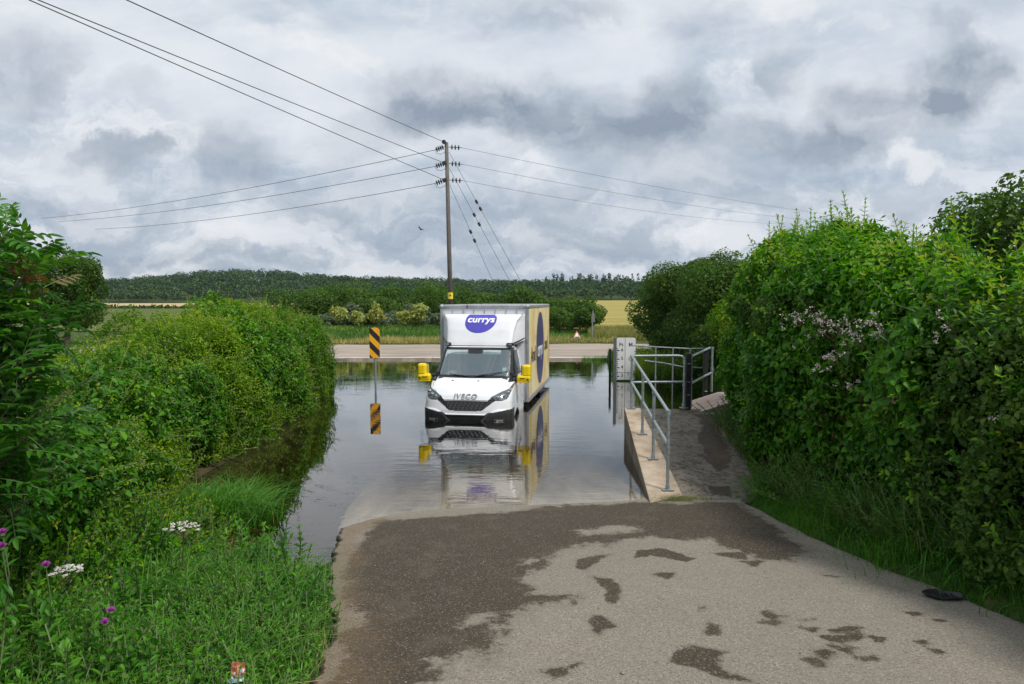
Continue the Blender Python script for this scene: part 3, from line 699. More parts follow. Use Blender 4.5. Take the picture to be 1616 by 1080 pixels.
text_part('lettering', 'Ft', M['ink'], g, (-.17, -.002, ft_z(6) + .20), rot, .18, offset=.0015)
text_part('lettering', 'M', M['ink'], g, (.16, -.002, ft_z(6) + .20), rot, .18, offset=.0015)
text_part('numeral', '1', M['ink'], g, (.11, -.002, ft_z(5)), rot, .16, offset=.0015)
m = MB(); m.box((.155, -.003, ft_z(5) - .05), (.022, .004, .022)); m.build('decimal_point', M['ink'], g)
text_part('numeral', '1', M['ink'], g, (.08, -.002, ft_z(3.25)), rot, .16, offset=.0015)

# ---------------------------------------------------------------- striped hazard marker
h = empty('hazard_marker', (-4.78, 24.2, -.5), R(10)); tag(h, 'yellow and black striped hazard marker on a post standing in the floodwater', 'hazard marker')
SW, z0, z1 = .175, 1.31, 2.36
m = MB(); m.box((0, .035, (z0 + z1) / 2), (2 * SW, .07, z1 - z0), bev=.006); m.build('box', M['sign_grey'], h)
def clip_band(lo, hi, slope_=1.05):
    """polygon of {(x,z)} in the panel with lo < z + slope*x < hi"""
    P = [(-SW, z0), (SW, z0), (SW, z1), (-SW, z1)]
    def cut(P, f):
        out = []
        for i in range(len(P)):
            a, b = P[i], P[(i + 1) % len(P)]; fa, fb = f(a), f(b)
            if fa >= 0: out.append(a)
            if fa * fb < 0: t = fa / (fa - fb); out.append((a[0] + (b[0] - a[0]) * t, a[1] + (b[1] - a[1]) * t))
        return out
    P = cut(P, lambda p: p[1] + slope_ * p[0] - lo)
    return cut(P, lambda p: hi - p[1] - slope_ * p[0]) if len(P) > 2 else []
bw = .245; k = 0; z = z0 - .30
while z < z1 + .4:
    P = clip_band(z, z + bw)
    if len(P) > 2:
        m = MB(); m.prism(P, 'y', -.006, -.0015); m.build('stripe', M['orange'] if k % 2 else M['black_sign'], h)
    k += 1; z += bw
m = MB(); m.tube([(.02, .04, 0), (.02, .04, z0 + .1)], .035, 12); m.tube([(.02, .04, 1.08), (.02, .04, 1.13)], .045, 12); m.build('post', M['galv'], h)
m = MB(); m.box((0, .035, z1 + .012), (.06, .05, .03)); m.build('cap', M['galv'], h)

# ---------------------------------------------------------------- road signs beyond the ford
s = empty('warning_sign', (3.95, 42.2, .45), R(6)); tag(s, 'red bordered triangular warning sign propped low in the grass beyond the far road', 'road sign')
def tri(r, zc=.0): return [(r * math.sin(a), zc + r * math.cos(a)) for a in (0, 2 * math.pi / 3, 4 * math.pi / 3)]
T = Matrix.Rotation(R(-14), 4, 'X')
for nm, r_, y_, mt in (('plate', .34, .0, M['red']), ('face', .235, -.012, M['board'])):
    m = MB(); m.prism(tri(r_, .22), 'y', y_, y_ + .012); o = m.build(nm, mt, s); o.data.transform(T)
m = MB(); m.box((0, -.018, .135), (.26, .006, .04)); m.sphere((-.06, -.018, .165), .035, 8, (1.3, .1, .6)); m.sphere((.06, -.018, .165), .035, 8, (1.3, .1, .6))
o = m.build('symbol', M['ink'], s); o.data.transform(T)
for q_ in (-.2, .2): m = MB(); m.tube([(q_, .02, .1), (q_, .3, -.05)], .014, 6); m.build('leg', M['sign_grey'], s)
s = empty('road_sign', (4.95, 42.5, .5), R(68)); tag(s, 'grey back of a triangular sign seen nearly edge on beside the field opening', 'road sign')
m = MB(); m.prism([(-.36, 1.0), (.36, 1.0), (.36, 1.25), (0, 1.78), (-.36, 1.25)], 'y', 0, .02); m.build('plate', M['sign_grey'], s)
m = MB(); m.tube([(0, .05, -.1), (0, .05, 1.5)], .038, 10); m.build('post', M['galv'], s)
for q_, w_ in ((1.15, .5), (1.4, .3)): m = MB(); m.box((0, .032, q_), (w_, .03, .04)); m.build('bracket', M['galv'], s)

# ---------------------------------------------------------------- utility pole and cables
PX, PY = -4.05, 44.0
ptop = at_y(704.5, 225, PY); pbot_x = at_y(711.5, 480, PY)[0]
pole = empty('utility_pole', (pbot_x + .03, PY, .35)); tag(pole, 'tall leaning wooden utility pole rising behind the box lorry', 'utility pole')
o0 = Vector(pole.location); PT = Vector(ptop)
m = MB(); m.tube([(0, 0, -.3), (PT - o0) * .5, PT - o0], [.155, .138, .115], 16); o = m.build('pole', M['wood_pole'], pole, smooth=True)
def onpole(z): 
    a = o0; t = (z - a.z) / (PT.z - a.z); return a.lerp(PT, t)
tgz = at_y(711, 467, PY)[2]; c = onpole(tgz) - o0
m = MB(); m.tube([c + Vector((0, 0, -.2)), c + Vector((0, 0, .2))], .168, 16); m.build('tag', M['yellow_tag'], pole)
m = MB(); m.box(c + Vector((0, -.17, .02)), (.10, .006, .10)); m.build('tag_symbol', M['ink'], pole)
cables = []
def cable(name, label, pts, r, sag=0.0, group='overhead power cables', n=24):
    a, b = Vector(pts[0]), Vector(pts[1]); P = []
    for i in range(n + 1):
        t = i / n; p = a.lerp(b, t); p.z -= sag * 4 * t * (1 - t); P.append(p)
    m = MB(); m.tube(P, r, 6); o = m.build(name, M['wire'], smooth=True); tag(o, label, 'cable', group); return o
lv = [(232, 237, 345, 65), (258, 263, 350, 92), (284, 290, 362, 150)]
rv = [(233, 1400, 349), (260, 1330, 352), (288, 1240, 354)]
ov = [((213, 0), 225), ((75, 0), 258), ((60, 0), 285)]
words = ['top', 'middle', 'lowest']
def insulator(p, q, n, name='insulator', parent=pole):
    p, q = Vector(p) - o0, Vector(q) - o0; m = MB(); m.tube([p, q], .022, 6)
    L = (q - p).length; d = (q - p) / L
    for k in range(n):
        c = p + (q - p) * ((k + 1.0) / (n + 1)); m.tube([c - d * .05, c - d * .03, c + d * .03, c + d * .05], [.05, .15, .15, .05], 10)
    m.build(name, M['porcelain'], parent)
for k in range(3):
    zp = at_y(704 + k, lv[k][0], PY)[2]; c = onpole(zp)
    # left dead end
    e1 = Vector(at_y(686, lv[k][1], PY - .1)); insulator(c + Vector((-.12, -.05, 0)), e1, 4)
    far = Vector(at_y(lv[k][3], lv[k][2], 78)); cable('cable', f'{words[k]} of the three cables running from the pole towards the left trees', (e1, far), .017, .5)
    m = MB(); q = [e1 - o0, e1 - o0 + Vector((.15, 0, -.22)), e1 - o0 + Vector((.4, 0, -.26)), c - o0 + Vector((0, -.1, -.3))]; m.tube(q, .013, 6); m.build('jumper', M['wire'], pole)
    # right dead end
    e2 = Vector(at_y(729 + k, lv[k][0] + 1.5, PY + .2)); insulator(c + Vector((.12, .05, .0)), e2, 3)
    far = Vector(at_y(rv[k][1], rv[k][2], 84)); cable('cable', f'{words[k]} of the three cables running from the pole towards the right hedge', (e2, far), .010, .5)
    # pin insulator facing the camera, and the cable that passes overhead
    zc = at_y(702, ov[k][1] + 1, PY)[2]; c2 = onpole(zc) + Vector((-.13, -.16, 0))
    m = MB(); m.tube([c2 - o0 + Vector((.02, .05, 0)), c2 - o0 + Vector((0, -.16, .0))], [.10, .135], 14); m.build('insulator', M['porcelain'], pole)
    p1 = Vector(at_y(*ov[k][0], 20)); d = p1 - c2; endp = c2 + d * 1.9
    cable('cable', f'{words[k]} of the three cables passing overhead to the upper left', (c2 + Vector((0, -.15, 0)), endp), .016, .12)
# stays
for k, (y0, x1, y1, ia, ib) in enumerate([(240, 822, 445, .42, .48), (266, 805, 445, .44, .53), (292, 778, 445, .52, .62)]):
    a = onpole(at_y(708, y0, PY)[2]) + Vector((.14, 0, 0)); b = Vector(at_y(x1, y1, PY + .5)); d = b - a; g_ = a + d * ((a.z - .9) / (a.z - b.z))
    st = empty('stay_wire', a); tag(st, ['long outermost stay wire slanting down right from the pole', 'middle stay wire slanting down right from the pole', 'innermost stay wire, nearest to the pole shaft'][k], 'stay wire', 'stay wires of the utility pole')
    m = MB(); m.tube([(0, 0, 0), g_ - a], .013, 6); m.build('wire', M['wire'], st)
    for f in (ia, ib):
        f2 = f * (1.0 if k else .98); c = d * f2 * .92; dn = d.normalized(); m = MB(); m.tube([c - dn * .13, c - dn * .1, c + dn * .1, c + dn * .13], [.04, .085, .085, .04], 10); m.build('insulator', M['porcelain'], st)
# bird
b = at_y(665, 362, 60); m = MB()
m.add([(0, 0, 0), (-.35, -.05, .12), (-.30, .12, .10), (.35, -.05, .10), (.30, .12, .08), (0, .18, .0), (0, -.25, -.02)], [(0, 1, 2, 5), (0, 5, 4, 3)])
m.sphere((0, 0, -.02), .07, 8, (.8, 2.6, .8)); o = m.build('bird', M['bird']); o.location = b; o.rotation_euler = (0, R(18), R(50)); tag(o, 'tiny dark bird in flight left of the utility pole', 'bird')

# ---------------------------------------------------------------- the box lorry, half under water
WD = .55
truck = empty('box_lorry', (-1.10, 16.2, -.777), R(-9.1)); truck.scale = (1.068,) * 3; tag(truck, 'white box lorry with yellow mirrors stranded nose-on in the flooded ford', 'lorry')
def inpoly(x, y, P):
    c = np.zeros(x.shape, bool); n = len(P)
    for i in range(n):
        (x0, y0), (x1, y1) = P[i], P[(i + 1) % n]
        c ^= ((y0 > y) != (y1 > y)) & (x < (x1 - x0) * (y - y0) / (y1 - y0 + 1e-12) + x0)
    return c
KR = np.array([  # z above water, front y, half width, corner depth, exponent
 (-.30, .10, .95, .42, 3.0), (0, .03, .985, .44, 3.0), (.20, .0, 1.0, .44, 3.0), (.30, -.01, 1.0, .44, 3.0), (.40, .0, 1.0, .45, 3.0), (.60, .05, .995, .46, 2.9),
 (.72, .12, .99, .47, 2.8), (.85, .29, .985, .47, 2.7), (.95, .50, .975, .46, 2.7), (1.03, .72, .955, .45, 2.9), (1.06, .77, .945, .44, 3.2), (1.35, 1.05, .90, .36, 4.0), (1.66, 1.34, .835, .27, 5), (1.71, 1.42, .815, .25, 5), (1.75, 1.62, .79, .2, 5)])
NR, NCF = 190, 250
zz = np.linspace(-.30, 1.75, NR)
KI = np.stack([np.interp(zz, KR[:, 0], KR[:, j]) for j in range(1, 5)], 1)
for _ in range(6): KI[1:-1] = (KI[:-2] + 2 * KI[1:-1] + KI[2:]) / 4
YB = 2.06
def loft(zz, KI, uu, yb, wb=None, zb=None):
    X = np.zeros((len(zz), len(uu))); Y = X.copy(); Z = X.copy()
    for i in range(len(zz)):
        yf, W, D, n = KI[i]; a = np.abs(uu); fr = a <= .7; th = np.minimum(a / .7, 1) * math.pi / 2
        s, c = np.sin(th), np.cos(th)
        x = W * s ** (2 / n); y = yf + D * (1 - np.maximum(c, 0) ** (2 / n))
        t = np.clip((a - .7) / .3, 0, 1); y = np.where(fr, y, yf + D + (yb - yf - D) * t)
        if wb is not None: x = np.where(fr, x, W + (wb - W) * t)
        X[i] = x * np.sign(uu); Y[i] = y; Z[i] = zz[i]
    return X, Y, Z
uu = np.linspace(-1, 1, NCF)
X, Y, Z = loft(zz, KI, uu, YB)
# hood creases and bumper relief
crown = .018 * np.cos(np.clip(X / .95, -1, 1) * math.pi / 2) * ((Z > .62) & (Z < 1.02))
Y = Y - crown
bum = sstep((.33 + .10 * sstep((np.abs(X) - .40) / .35) - Z) / .03) * (np.abs(uu)[None, :] < .72)
Y = Y - .022 * bum
intake = (np.abs(X) < .44 - .25 * (np.abs(Z - .15) - .05).clip(0)) & (Z > .03) & (Z < .27); Y = Y + .035 * intake * (np.abs(uu)[None, :] < .5)
# windscreen set slightly behind its frame
V = np.stack([X.ravel(), Y.ravel(), Z.ravel() + WD], -1)
i = np.arange((NR - 1) * (NCF - 1)); r, c = i // (NCF - 1), i % (NCF - 1); a = r * NCF + c
Fq = np.stack([a, a + 1, a + NCF + 1, a + NCF], -1)
fc = V[Fq].mean(1); fx, fy, fz = fc[:, 0], fc[:, 1], fc[:, 2] - WD; fu = np.abs(uu[c]); ax = np.abs(fx)
cls = np.zeros(len(Fq), int)                      # 0 body
bumper = (fz < .305 + .095 * sstep((ax - .42) / .12) * .6 + .055 * sstep((ax - .6) / .35)) & (fy < .62)
cls[bumper] = 1
gr = inpoly(ax, fz, [(-.01, .60), (.485, .605), (.58, .70), (.66, .615), (.36, .39), (-.01, .385)]) & (fu < .62); cls[gr] = 2
hl = inpoly(ax, fz, [(.58, .70), (.66, .615), (.80, .61), (.90, .64), (.955, .79), (.99, .96), (.955, .93), (.90, .84), (.73, .775)]) & (fu < .85); cls[hl] = 3
fz_ws = (fz > 1.035) & (fz < 1.695)
wsl = np.interp(fz, [1.04, 1.69], [.885, .815]); fr_ = (ax < wsl) & fz_ws & (fu < .66); cls[fr_] = 4
gl = (ax < wsl - .055) & (fz > 1.085) & (fz < 1.655) & (fu < .62); cls[gl] = 5
pil = fz_ws & (fu < .74) & ~fr_ & ~gl; cls[pil] = 4
cls[(fz > .96) & (fz < 1.06) & (ax > .84) & (fu < .80) & (fy < 1.22)] = 4
sw = (fu > .70) & (fz > 1.10) & (fz < 1.58) & (fy > 1.34 + (fz - 1.1) * .15) & (fy < 1.92); cls[sw] = 6
swf = (fu > .70) & (fz > 1.06) & (fz < 1.62) & (fy < 1.97) & (cls != 6) & (fy > 1.2); cls[swf] = 4
arch = ((fy - 1.0) ** 2 + (fz + WD - .37) ** 2 < .46 ** 2) & (fu > .55); cls[arch] = 7
flare = ((fy - 1.0) ** 2 + (fz + WD - .37) ** 2 < .52 ** 2) & (fu > .6) & ~arch; cls[flare] = 1
cls[(np.abs(fy - 1.98) < .008) & (fu > .7) & (fz < 1.6)] = 4
def sub(name, k, mat, off=0.0, parent=truck, side=None):
    m_ = cls == k
    if side: m_ &= (np.sign(fx) == side)
    f = Fq[m_]; idx, inv = np.unique(f, return_inverse=True); v = V[idx].copy()
    if off: v[:, 1] += off
    return npmesh(name, v, inv.reshape(-1, 4), mat, parent, smooth=True)
sub('cab_body', 0, M['white']); sub('bumper', 1, M['plastic']); gb = sub('grille', 2, M['ink'], .03)
sub('windscreen_frame', 4, M['trim'], .001); sub('windscreen', 5, M['windscreen'], .012)
for sd_ in (-1, 1): sub('side_window', 6, M['side_glass'], side=sd_)
# roof of the cab
m = MB(); m.box((0, 1.86, 1.745 + WD), (1.58, .42, .03), bev=.01); m.build('cab_roof', M['white'], truck)
def front_y(x, z):
    yf, W, D, n = [np.interp(z, zz, KI[:, j]) for j in range(4)]
    s = min(abs(x) / W, .999); return yf + D * (1 - (1 - s ** n) ** (1 / n))
# grille honeycomb
m = MB()
for j, zc in enumerate(np.arange(.405, .60, .043)):
    half = float(np.interp(zc, [.39, .60], [.35, .47])); stp = .098
    pts = []
    for kx in np.arange(-half, half + .01, stp / 2):
        kk = int(round(kx / (stp / 2))) + j; pts.append((kx, front_y(kx, zc) + .0, zc + WD + (.010 if kk % 2 else -.008)))
    m.tube(pts, .0068, 6)
    for kk, kx in enumerate(np.arange(-half + (stp / 2 if j % 2 else 0), half, stp)):
        if zc + .04 < .6: m.tube([(kx, front_y(kx, zc) + .004, zc + WD), (kx, front_y(kx, zc + .04) + .004, zc + .043 + WD)], .0065, 6)
m.build('mesh', M['plastic_grey'], gb)
m = MB()
for zc in (.425, .468, .511, .554):
    half = float(np.interp(zc, [.39, .60], [.30, .42]))
    for kx in np.arange(-half + (.05 if int(zc * 1000) % 2 else 0), half, .098): m.box((kx, front_y(kx, zc) - .004, zc + WD + .0), (.045, .008, .009))
m.build('chrome_accent', M['chrome'], gb)
# lower intake, chevrons, fog lamps, number plate strip
m = MB(); 
for zc in (.08, .125, .17, .215): m.box((0, .012, zc + WD), (.80, .012, .012))
m.build('lower_intake', M['ink'], truck)
m = MB(); m.box((0, -.005, .125 + WD), (.34, .01, .022), bev=.003); m.build('plate_bar', M['plastic_grey'], truck)
for s_ in (-1, 1):
    m = MB(); P = [(.33, .155), (.47, .30), (.52, .315), (.40, .155), (.50, .01), (.44, .01)]
    pts3 = [(s_ * x, front_y(x, z) - .040, z + WD) for x, z in P]; pb = [(a_, b_ + .04, c_) for a_, b_, c_ in pts3]; n_ = len(P)
    m.add(pts3 + pb, [tuple(range(n_)), tuple(range(n_, 2 * n_))] + [(q_, (q_ + 1) % n_, n_ + (q_ + 1) % n_, n_ + q_) for q_ in range(n_)])
    m.build('bumper_trim', M['plastic_grey'], truck)
    m = MB(); yy = front_y(.74, .16); m.box((s_ * .74, yy - .012, .16 + WD), (.26, .05, .12), rz=s_ * .35, bev=.02); fl = m.build('fog_lamp', M['ink'], truck)
    m = MB(); m.box((s_ * .76, front_y(.76, .19) - .04, .185 + WD), (.15, .02, .022), rz=s_ * .4, bev=.006); m.sphere((s_ * .70, front_y(.7, .13) - .035, .125 + WD), .026, 10); m.build('lens', M['lamp_in'], fl)
# headlights
for s_ in (-1, 1):
    hp = sub('headlight', 3, M['plastic_grey'], .025, side=s_)
    for (x, z, r_) in ((.70, .67, .048), (.80, .705, .055), (.90, .76, .048)):
        m = MB(); m.tube([(s_ * x, front_y(x, z) + .02, z + WD), (s_ * x, front_y(x, z) - .004, z + WD)], [r_ * .6, r_], 14); m.build('reflector', M['chrome'], hp, smooth=True)
    for (x, z, r_) in ((.70, .67, .026), (.80, .705, .032), (.90, .76, .026)): m = MB(); m.sphere((s_ * x, front_y(x, z) - .004, z + WD), r_, 12, (1, .6, 1)); m.build('bulb', M['lamp_in'], hp, smooth=True)
    m = MB(); P = [(.90, .83), (.955, .80), (.985, .94), (.955, .915)]
    m.add([(s_ * x, front_y(x, z) - .006, z + WD) for x, z in P], [(0, 1, 2, 3)]); m.build('indicator', M['indicator'], hp)
    k_ = sub('lens', 3, M['lens'], -.008, hp, side=s_)
# badge lettering on the bonnet
bz = .705
def bwarp(co): return Vector((co.x, front_y(co.x, co.z - WD) - .034 - crown_at(co.x) + (co.y), co.z))
def crown_at(x): return .018 * math.cos(min(abs(x) / .95, 1) * math.pi / 2)
text_part('badge', 'IVECO', M['lettering_grey'], truck, (.0, 0, bz + WD), rot, .125, extrude=.006, offset=.0015, sx=1.3, spacing=1.18, warp=bwarp)
# bonnet details: shut line, washer jets
for s_ in (-1, 1):
    m = MB(); P = [(s_ * x, front_y(x, z) - .004 - (crown_at(x) if z < .97 else 0) * 0, z + WD) for x, z in ((.60, .72), (.75, .80), (.86, .88), (.895, .97), (.87, 1.03))]
    m.tube(P, .0045, 5); m.build('bonnet_seam', M['trim'], truck)
for x in (-.42, .18): m = MB(); m.box((x, front_y(x, .985) - .02, .99 + WD), (.04, .03, .014), bev=.004); m.build('washer_jet', M['ink'], truck)
# wipers
for x0, z0_, x1, z1_ in ((.02, 1.06, -.55, 1.115), (.30 - .32, 1.06, .80, 1.19)):
    m = MB(); n_ = 8; P = []
    for q_ in range(n_ + 1):
        t = q_ / n_; x = x0 + (x1 - x0) * t; z = z0_ + (z1_ - z0_) * t; P.append((x, front_y(x, z) - .025, z + WD))
    m.tube(P, [.016] * 4 + [.010] * 5, 6); m.build('wiper', M['ink'], truck)
# cab interior
m = MB(); m.box((0, 1.95, 1.0 + WD), (1.66, .04, 1.45)); m.build('cab_partition', M['cabin'], truck)
m = MB(); m.box((0, 1.03, .93 + WD), (1.66, .55, .22), bev=.05); m.build('dashboard', M['cabin_dark'], truck)
for x in (-.45, .10, .52):
    m = MB(); m.box((x, 1.70, 1.00 + WD), (.44, .14, .62), bev=.05); m.build('seat', M['cabin_dark'], truck)
    m = MB(); m.box((x, 1.72, 1.38 + WD), (.24, .10, .20), bev=.04); m.build('headrest', M['cabin_dark'], truck)
m = MB(); P = [(.50 + .20 * math.cos(t), 1.27 + .07 * math.sin(t), 1.12 + WD + .17 * math.sin(t)) for t in np.linspace(0, 2 * math.pi, 25)]; m.tube(P, .014, 6); m.build('steering_wheel', M['ink'], truck)
for x, w_ in ((-.46, .50), (.36, .42)):
    m = MB(); m.box((x, 1.30, 1.585 + WD), (w_, .02, .11), bev=.008, rot=Matrix.Rotation(R(-25), 4, 'X')); m.build('sun_visor', M['visor'], truck)
m = MB(); m.box((-.04, 1.285, 1.60 + WD), (.34, .02, .10), rot=Matrix.Rotation(R(-25), 4, 'X')); m.build('sensor_panel', M['ink'], truck)
m = MB(); m.box((.70, front_y(.70, 1.22) - .001 + .03, 1.20 + WD), (.09, .004, .15), rot=Matrix.Rotation(R(-44), 4, 'X') ); m.build('windscreen_sticker', M['sticker'], truck)
m = MB()
for q_ in range(5): m.box((-.60 + .035 * q_, 1.02 + .01 * q_, 1.10 + WD + .012 * (q_ % 3)), (.13, .02, .06), rot=Matrix.Rotation(R(-30 + 14 * q_), 4, 'X') @ Matrix.Rotation(R(20 * q_), 4, 'Y'), bev=.004)
m.build('dashboard_papers', M['paper'], truck)
m = MB(); m.tube([(-.79, 1.0, 1.12 + WD), (-.755, 1.22, 1.42 + WD), (-.72, 1.33, 1.62 + WD)], .022, 8); m.build('pillar_trim', M['visor'], truck)

# wind deflector
KD = np.array([(1.735, 1.46, .78, .10, 3.5), (1.80, 1.48, .80, .12, 3.6), (2.1, 1.62, .83, .14, 3.6), (2.3, 1.74, .88, .16, 3.4), (2.40, 1.82, .94, .16, 3.2), (2.46, 1.92, .98, .12, 3), (2.475, 2.02, .985, .06, 3)])
z2 = np.linspace(1.735, 2.475, 60); K2 = np.stack([np.interp(z2, KD[:, 0], KD[:, j]) for j in range(1, 5)], 1)
for _ in range(3): K2[1:-1] = (K2[:-2] + 2 * K2[1:-1] + K2[2:]) / 4
X2, Y2, Z2 = loft(z2, K2, np.linspace(-1, 1, 120), 2.115, wb=1.03)
Z2 = Z2 + .10 * np.clip((np.abs(X2) - .80) / .22, 0, 1) * np.clip((2.1 - Z2) / .36, 0, 1)
V2 = np.stack([X2.ravel(), Y2.ravel(), Z2.ravel() + WD], -1)
i = np.arange(59 * 119); r_, c_ = i // 119, i % 119; a = r_ * 120 + c_
df = npmesh('wind_deflector', V2, np.stack([a, a + 1, a + 121, a + 120], -1), M['white_grp'], truck, smooth=True)
m = MB(); m.box((0, 2.06, 2.47 + WD), (1.98, .10, .012)); m.build('top_lip', M['white_grp'], df)
def dfy(x, z):
    yf, W, D, n = [np.interp(z, z2, K2[:, j]) for j in range(4)]; s = min(abs(x) / W, .999); return yf + D * (1 - (1 - s ** n) ** (1 / n))
# purple emblem, cut flat at the top
cx_, cz_, rx_, rz_ = .0, 2.335, .385, .285
P = []
for q_ in range(64):
    t = 2 * math.pi * q_ / 64; x = rx_ * math.cos(t); z = cz_ - .02 + rz_ * math.sin(t) + .10 * x * (1 if math.sin(t) < .2 else .3); z = min(z, 2.462); P.append((x, z))
nr = 10; Vv = []; Ff = []
for j in range(nr + 1):
    s = j / nr
    for (x, z) in P:
        xx, z_ = x * s, cz_ + .01 + (z - cz_ - .01) * s; Vv.append((xx + cx_, dfy(xx, z_) - .005, z_ + WD))
for j in range(nr):
    for q_ in range(64): Ff.append((j * 64 + q_, j * 64 + (q_ + 1) % 64, (j + 1) * 64 + (q_ + 1) % 64, (j + 1) * 64 + q_))
em = npmesh('emblem', np.array(Vv), np.array(Ff), M['purple'], df, smooth=True)
text_part('lettering', 'currys', M['lettering'], em, (.0, 0, 2.345 + WD), rot, .205, extrude=.0015, offset=.0065, shear=.12, sx=1.25, spacing=1.02,
          warp=lambda co: Vector((co.x, dfy(co.x, co.z - WD) - .012 + co.y, co.z)))
for s_ in (-1, 1):
    m = MB(); m.box((s_ * .76, 1.50, 1.765 + WD), (.15, .13, .075), bev=.02, rz=-s_ * .3); mk = m.build('marker_lamp', M['trim'], truck)
    m = MB(); m.box((s_ * .76, 1.43, 1.757 + WD), (.10, .03, .045), bev=.01, rz=-s_ * .3); m.build('lens', M['lamp_in'], mk)
    m = MB(); m.tube([(s_ * .80, 1.56, 1.78 + WD), (s_ * .93, 1.84, 1.84 + WD), (s_ * 1.02, 2.1, 1.89 + WD)], .012, 6); m.build('deflector_seam', M['trim'], truck)
    # side fairing between cab and body
    m = MB(); m.box((s_ * .90, 2.085, 1.22 + WD), (.14, .05, 1.1)); m.build('cab_rear_edge', M['white'], truck)
    # mirrors: tall head on a black arm
    mr_ = empty('mirror', (s_ * 1.17, .92, 1.12 + WD), 0); mr_.parent = truck
    m = MB(); m.box((s_ * .06, 0, .08), (.20, .17, .28), bev=.05); m.box((0, 0, -.10), (.31, .19, .16), bev=.045); m.box((-s_ * .02, -.02, -.175), (.25, .14, .03), bev=.01); m.build('mirror_cover', M['yellow'], mr_)
    m = MB(); m.box((-s_ * .02, -.098, -.09), (.12, .012, .018), rz=.05, bev=.003); m.build('slot', M['ink'], mr_); m = MB(); m.box((s_ * .10, -.096, -.11), (.05, .012, .03)); m.build('slot', M['ink'], mr_)
    m = MB(); m.box((s_ * .04, .09, .02), (.24, .02, .34)); m.build('mirror_glass', M['chrome'], mr_)
    m = MB(); m.tube([(-s_ * .12, 0, -.05), (-s_ * .30, .06, -.03)], .028, 8); m.tube([(-s_ * .12, 0, -.13), (-s_ * .30, .06, -.15)], .026, 8); m.box((-s_ * .29, .08, -.08), (.08, .14, .26), bev=.03); m.build('mirror_arm', M['ink'], mr_)
    m = MB(); m.tube([(s_ * .95, 1.45, .93 + WD), (s_ * 1.0, 1.45, .93 + WD)], .02, 6); m.box((s_ * 1.0, 1.62, .88 + WD), (.03, .16, .035), bev=.01); m.build('door_handle', M['trim'], truck)
    # front wheel
    wh = empty('front_wheel', (s_ * .86, 1.0, .36), 0); wh.parent = truck
    m = MB(); m.tube([(-.11, 0, 0), (-.08, 0, 0), (.08, 0, 0), (.11, 0, 0)], [.32, .36, .36, .32], 32); m.build('tyre', M['rubber'], wh)
    m = MB(); m.tube([(s_ * .09, 0, 0), (s_ * .118, 0, 0)], [.20, .19], 24); m.build('rim', M['alu'], wh)
    rw = empty('rear_wheel', (s_ * .88, 5.0, .36), 0); rw.parent = truck
    m = MB(); m.tube([(-.2, 0, 0), (-.17, 0, 0), (.10, 0, 0), (.13, 0, 0)], [.32, .36, .36, .32], 32); m.build('tyre', M['rubber'], rw)
    m = MB(); m.tube([(s_ * .1, 0, 0), (s_ * .138, 0, 0)], [.20, .19], 24); m.build('rim', M['alu'], rw)
    m = MB(); m.prism([(1.0 + .47 * math.cos(t), .37 + .47 * math.sin(t)) for t in np.linspace(0, math.pi, 20)], 'x', s_ * .55, s_ * .93); m.build('wheel_arch_liner', M['dark'], truck)
# load box
BW, BZ0, BZ1, BY0, BY1 = 1.115, .29 + WD, 2.70 + WD, 2.12, 6.95
m = MB(); m.box((0, (BY0 + BY1) / 2, (BZ0 + BZ1) / 2), (2 * BW - .04, BY1 - BY0 - .04, BZ1 - BZ0 - .04)); bx = m.build('load_box', M['white_grp'], truck)
m = MB()
for s_ in (-1, 1):
    for y in (BY0 + .03, BY1 - .03): m.box((s_ * (BW - .035), y, (BZ0 + BZ1) / 2), (.075, .07, BZ1 - BZ0 - .02), bev=.018)
    m.box((s_ * (BW - .03), (BY0 + BY1) / 2, BZ1 - .045), (.07, BY1 - BY0 - .14, .095), bev=.02)
    m.box((s_ * (BW - .03), (BY0 + BY1) / 2, BZ0 + .05), (.072, BY1 - BY0 - .14, .11), bev=.012)
for y in (BY0 + .03, BY1 - .03):
    m.box((0, y, BZ1 - .045), (2 * BW - .15, .085, .1), bev=.03); m.box((0, y, BZ0 + .04), (2 * BW - .15, .06, .08), bev=.01)
for s_ in (-1, 1):
    m.sphere((s_ * (BW - .035), BY0 + .03, BZ1 - .045), .062, 12)
m.build('edge_rail', M['alu'], bx)
m = MB()
for q_ in range(30):
    z = BZ0 + .08 + q_ * .078; m.sphere((BW - .012, BY0 + .03 , z), .009, 6); m.sphere((BW - .035, BY0 - .008, z), .008, 6)
m.build('rivet_row', M['plastic_grey'], bx)
m = MB(); m.tube([(-.42, BY0 - .02, BZ1 - .0), (-.42, BY0 - .03, BZ1 - .10)], .012, 6); m.build('strap', M['ink'], bx)
m = MB()
for q_ in range(7): m.box((-.8 + q_ * .27, BY0 + .012, 2.53 + WD), (.02, .012, .10))
m.build('panel_rib', M['alu'], bx)
m = MB(); m.box((BW - .018 + .012, (BY0 + BY1) / 2, (BZ0 + BZ1) / 2 + .01), (.006, BY1 - BY0 - .16, BZ1 - BZ0 - .22)); sp = m.build('side_panel', M['panel_art'], bx)
m = MB(); m.box((-BW + .018 - .012, (BY0 + BY1) / 2, (BZ0 + BZ1) / 2 + .01), (.006, BY1 - BY0 - .16, BZ1 - BZ0 - .22)); m.build('side_panel', M['panel_art'], bx)
xs_ = BW - .018 + .0165
m = MB(); m.prism([(4.55 + .86 * math.cos(t), 1.50 + WD + 1.0 * math.sin(t)) for t in np.linspace(0, 2 * math.pi, 48, endpoint=False)], 'x', xs_, xs_ + .003); m.build('emblem', M['purple_dark'], sp)
rt = Matrix.Rotation(R(90), 4, 'Z') @ Matrix.Rotation(R(90), 4, 'X')
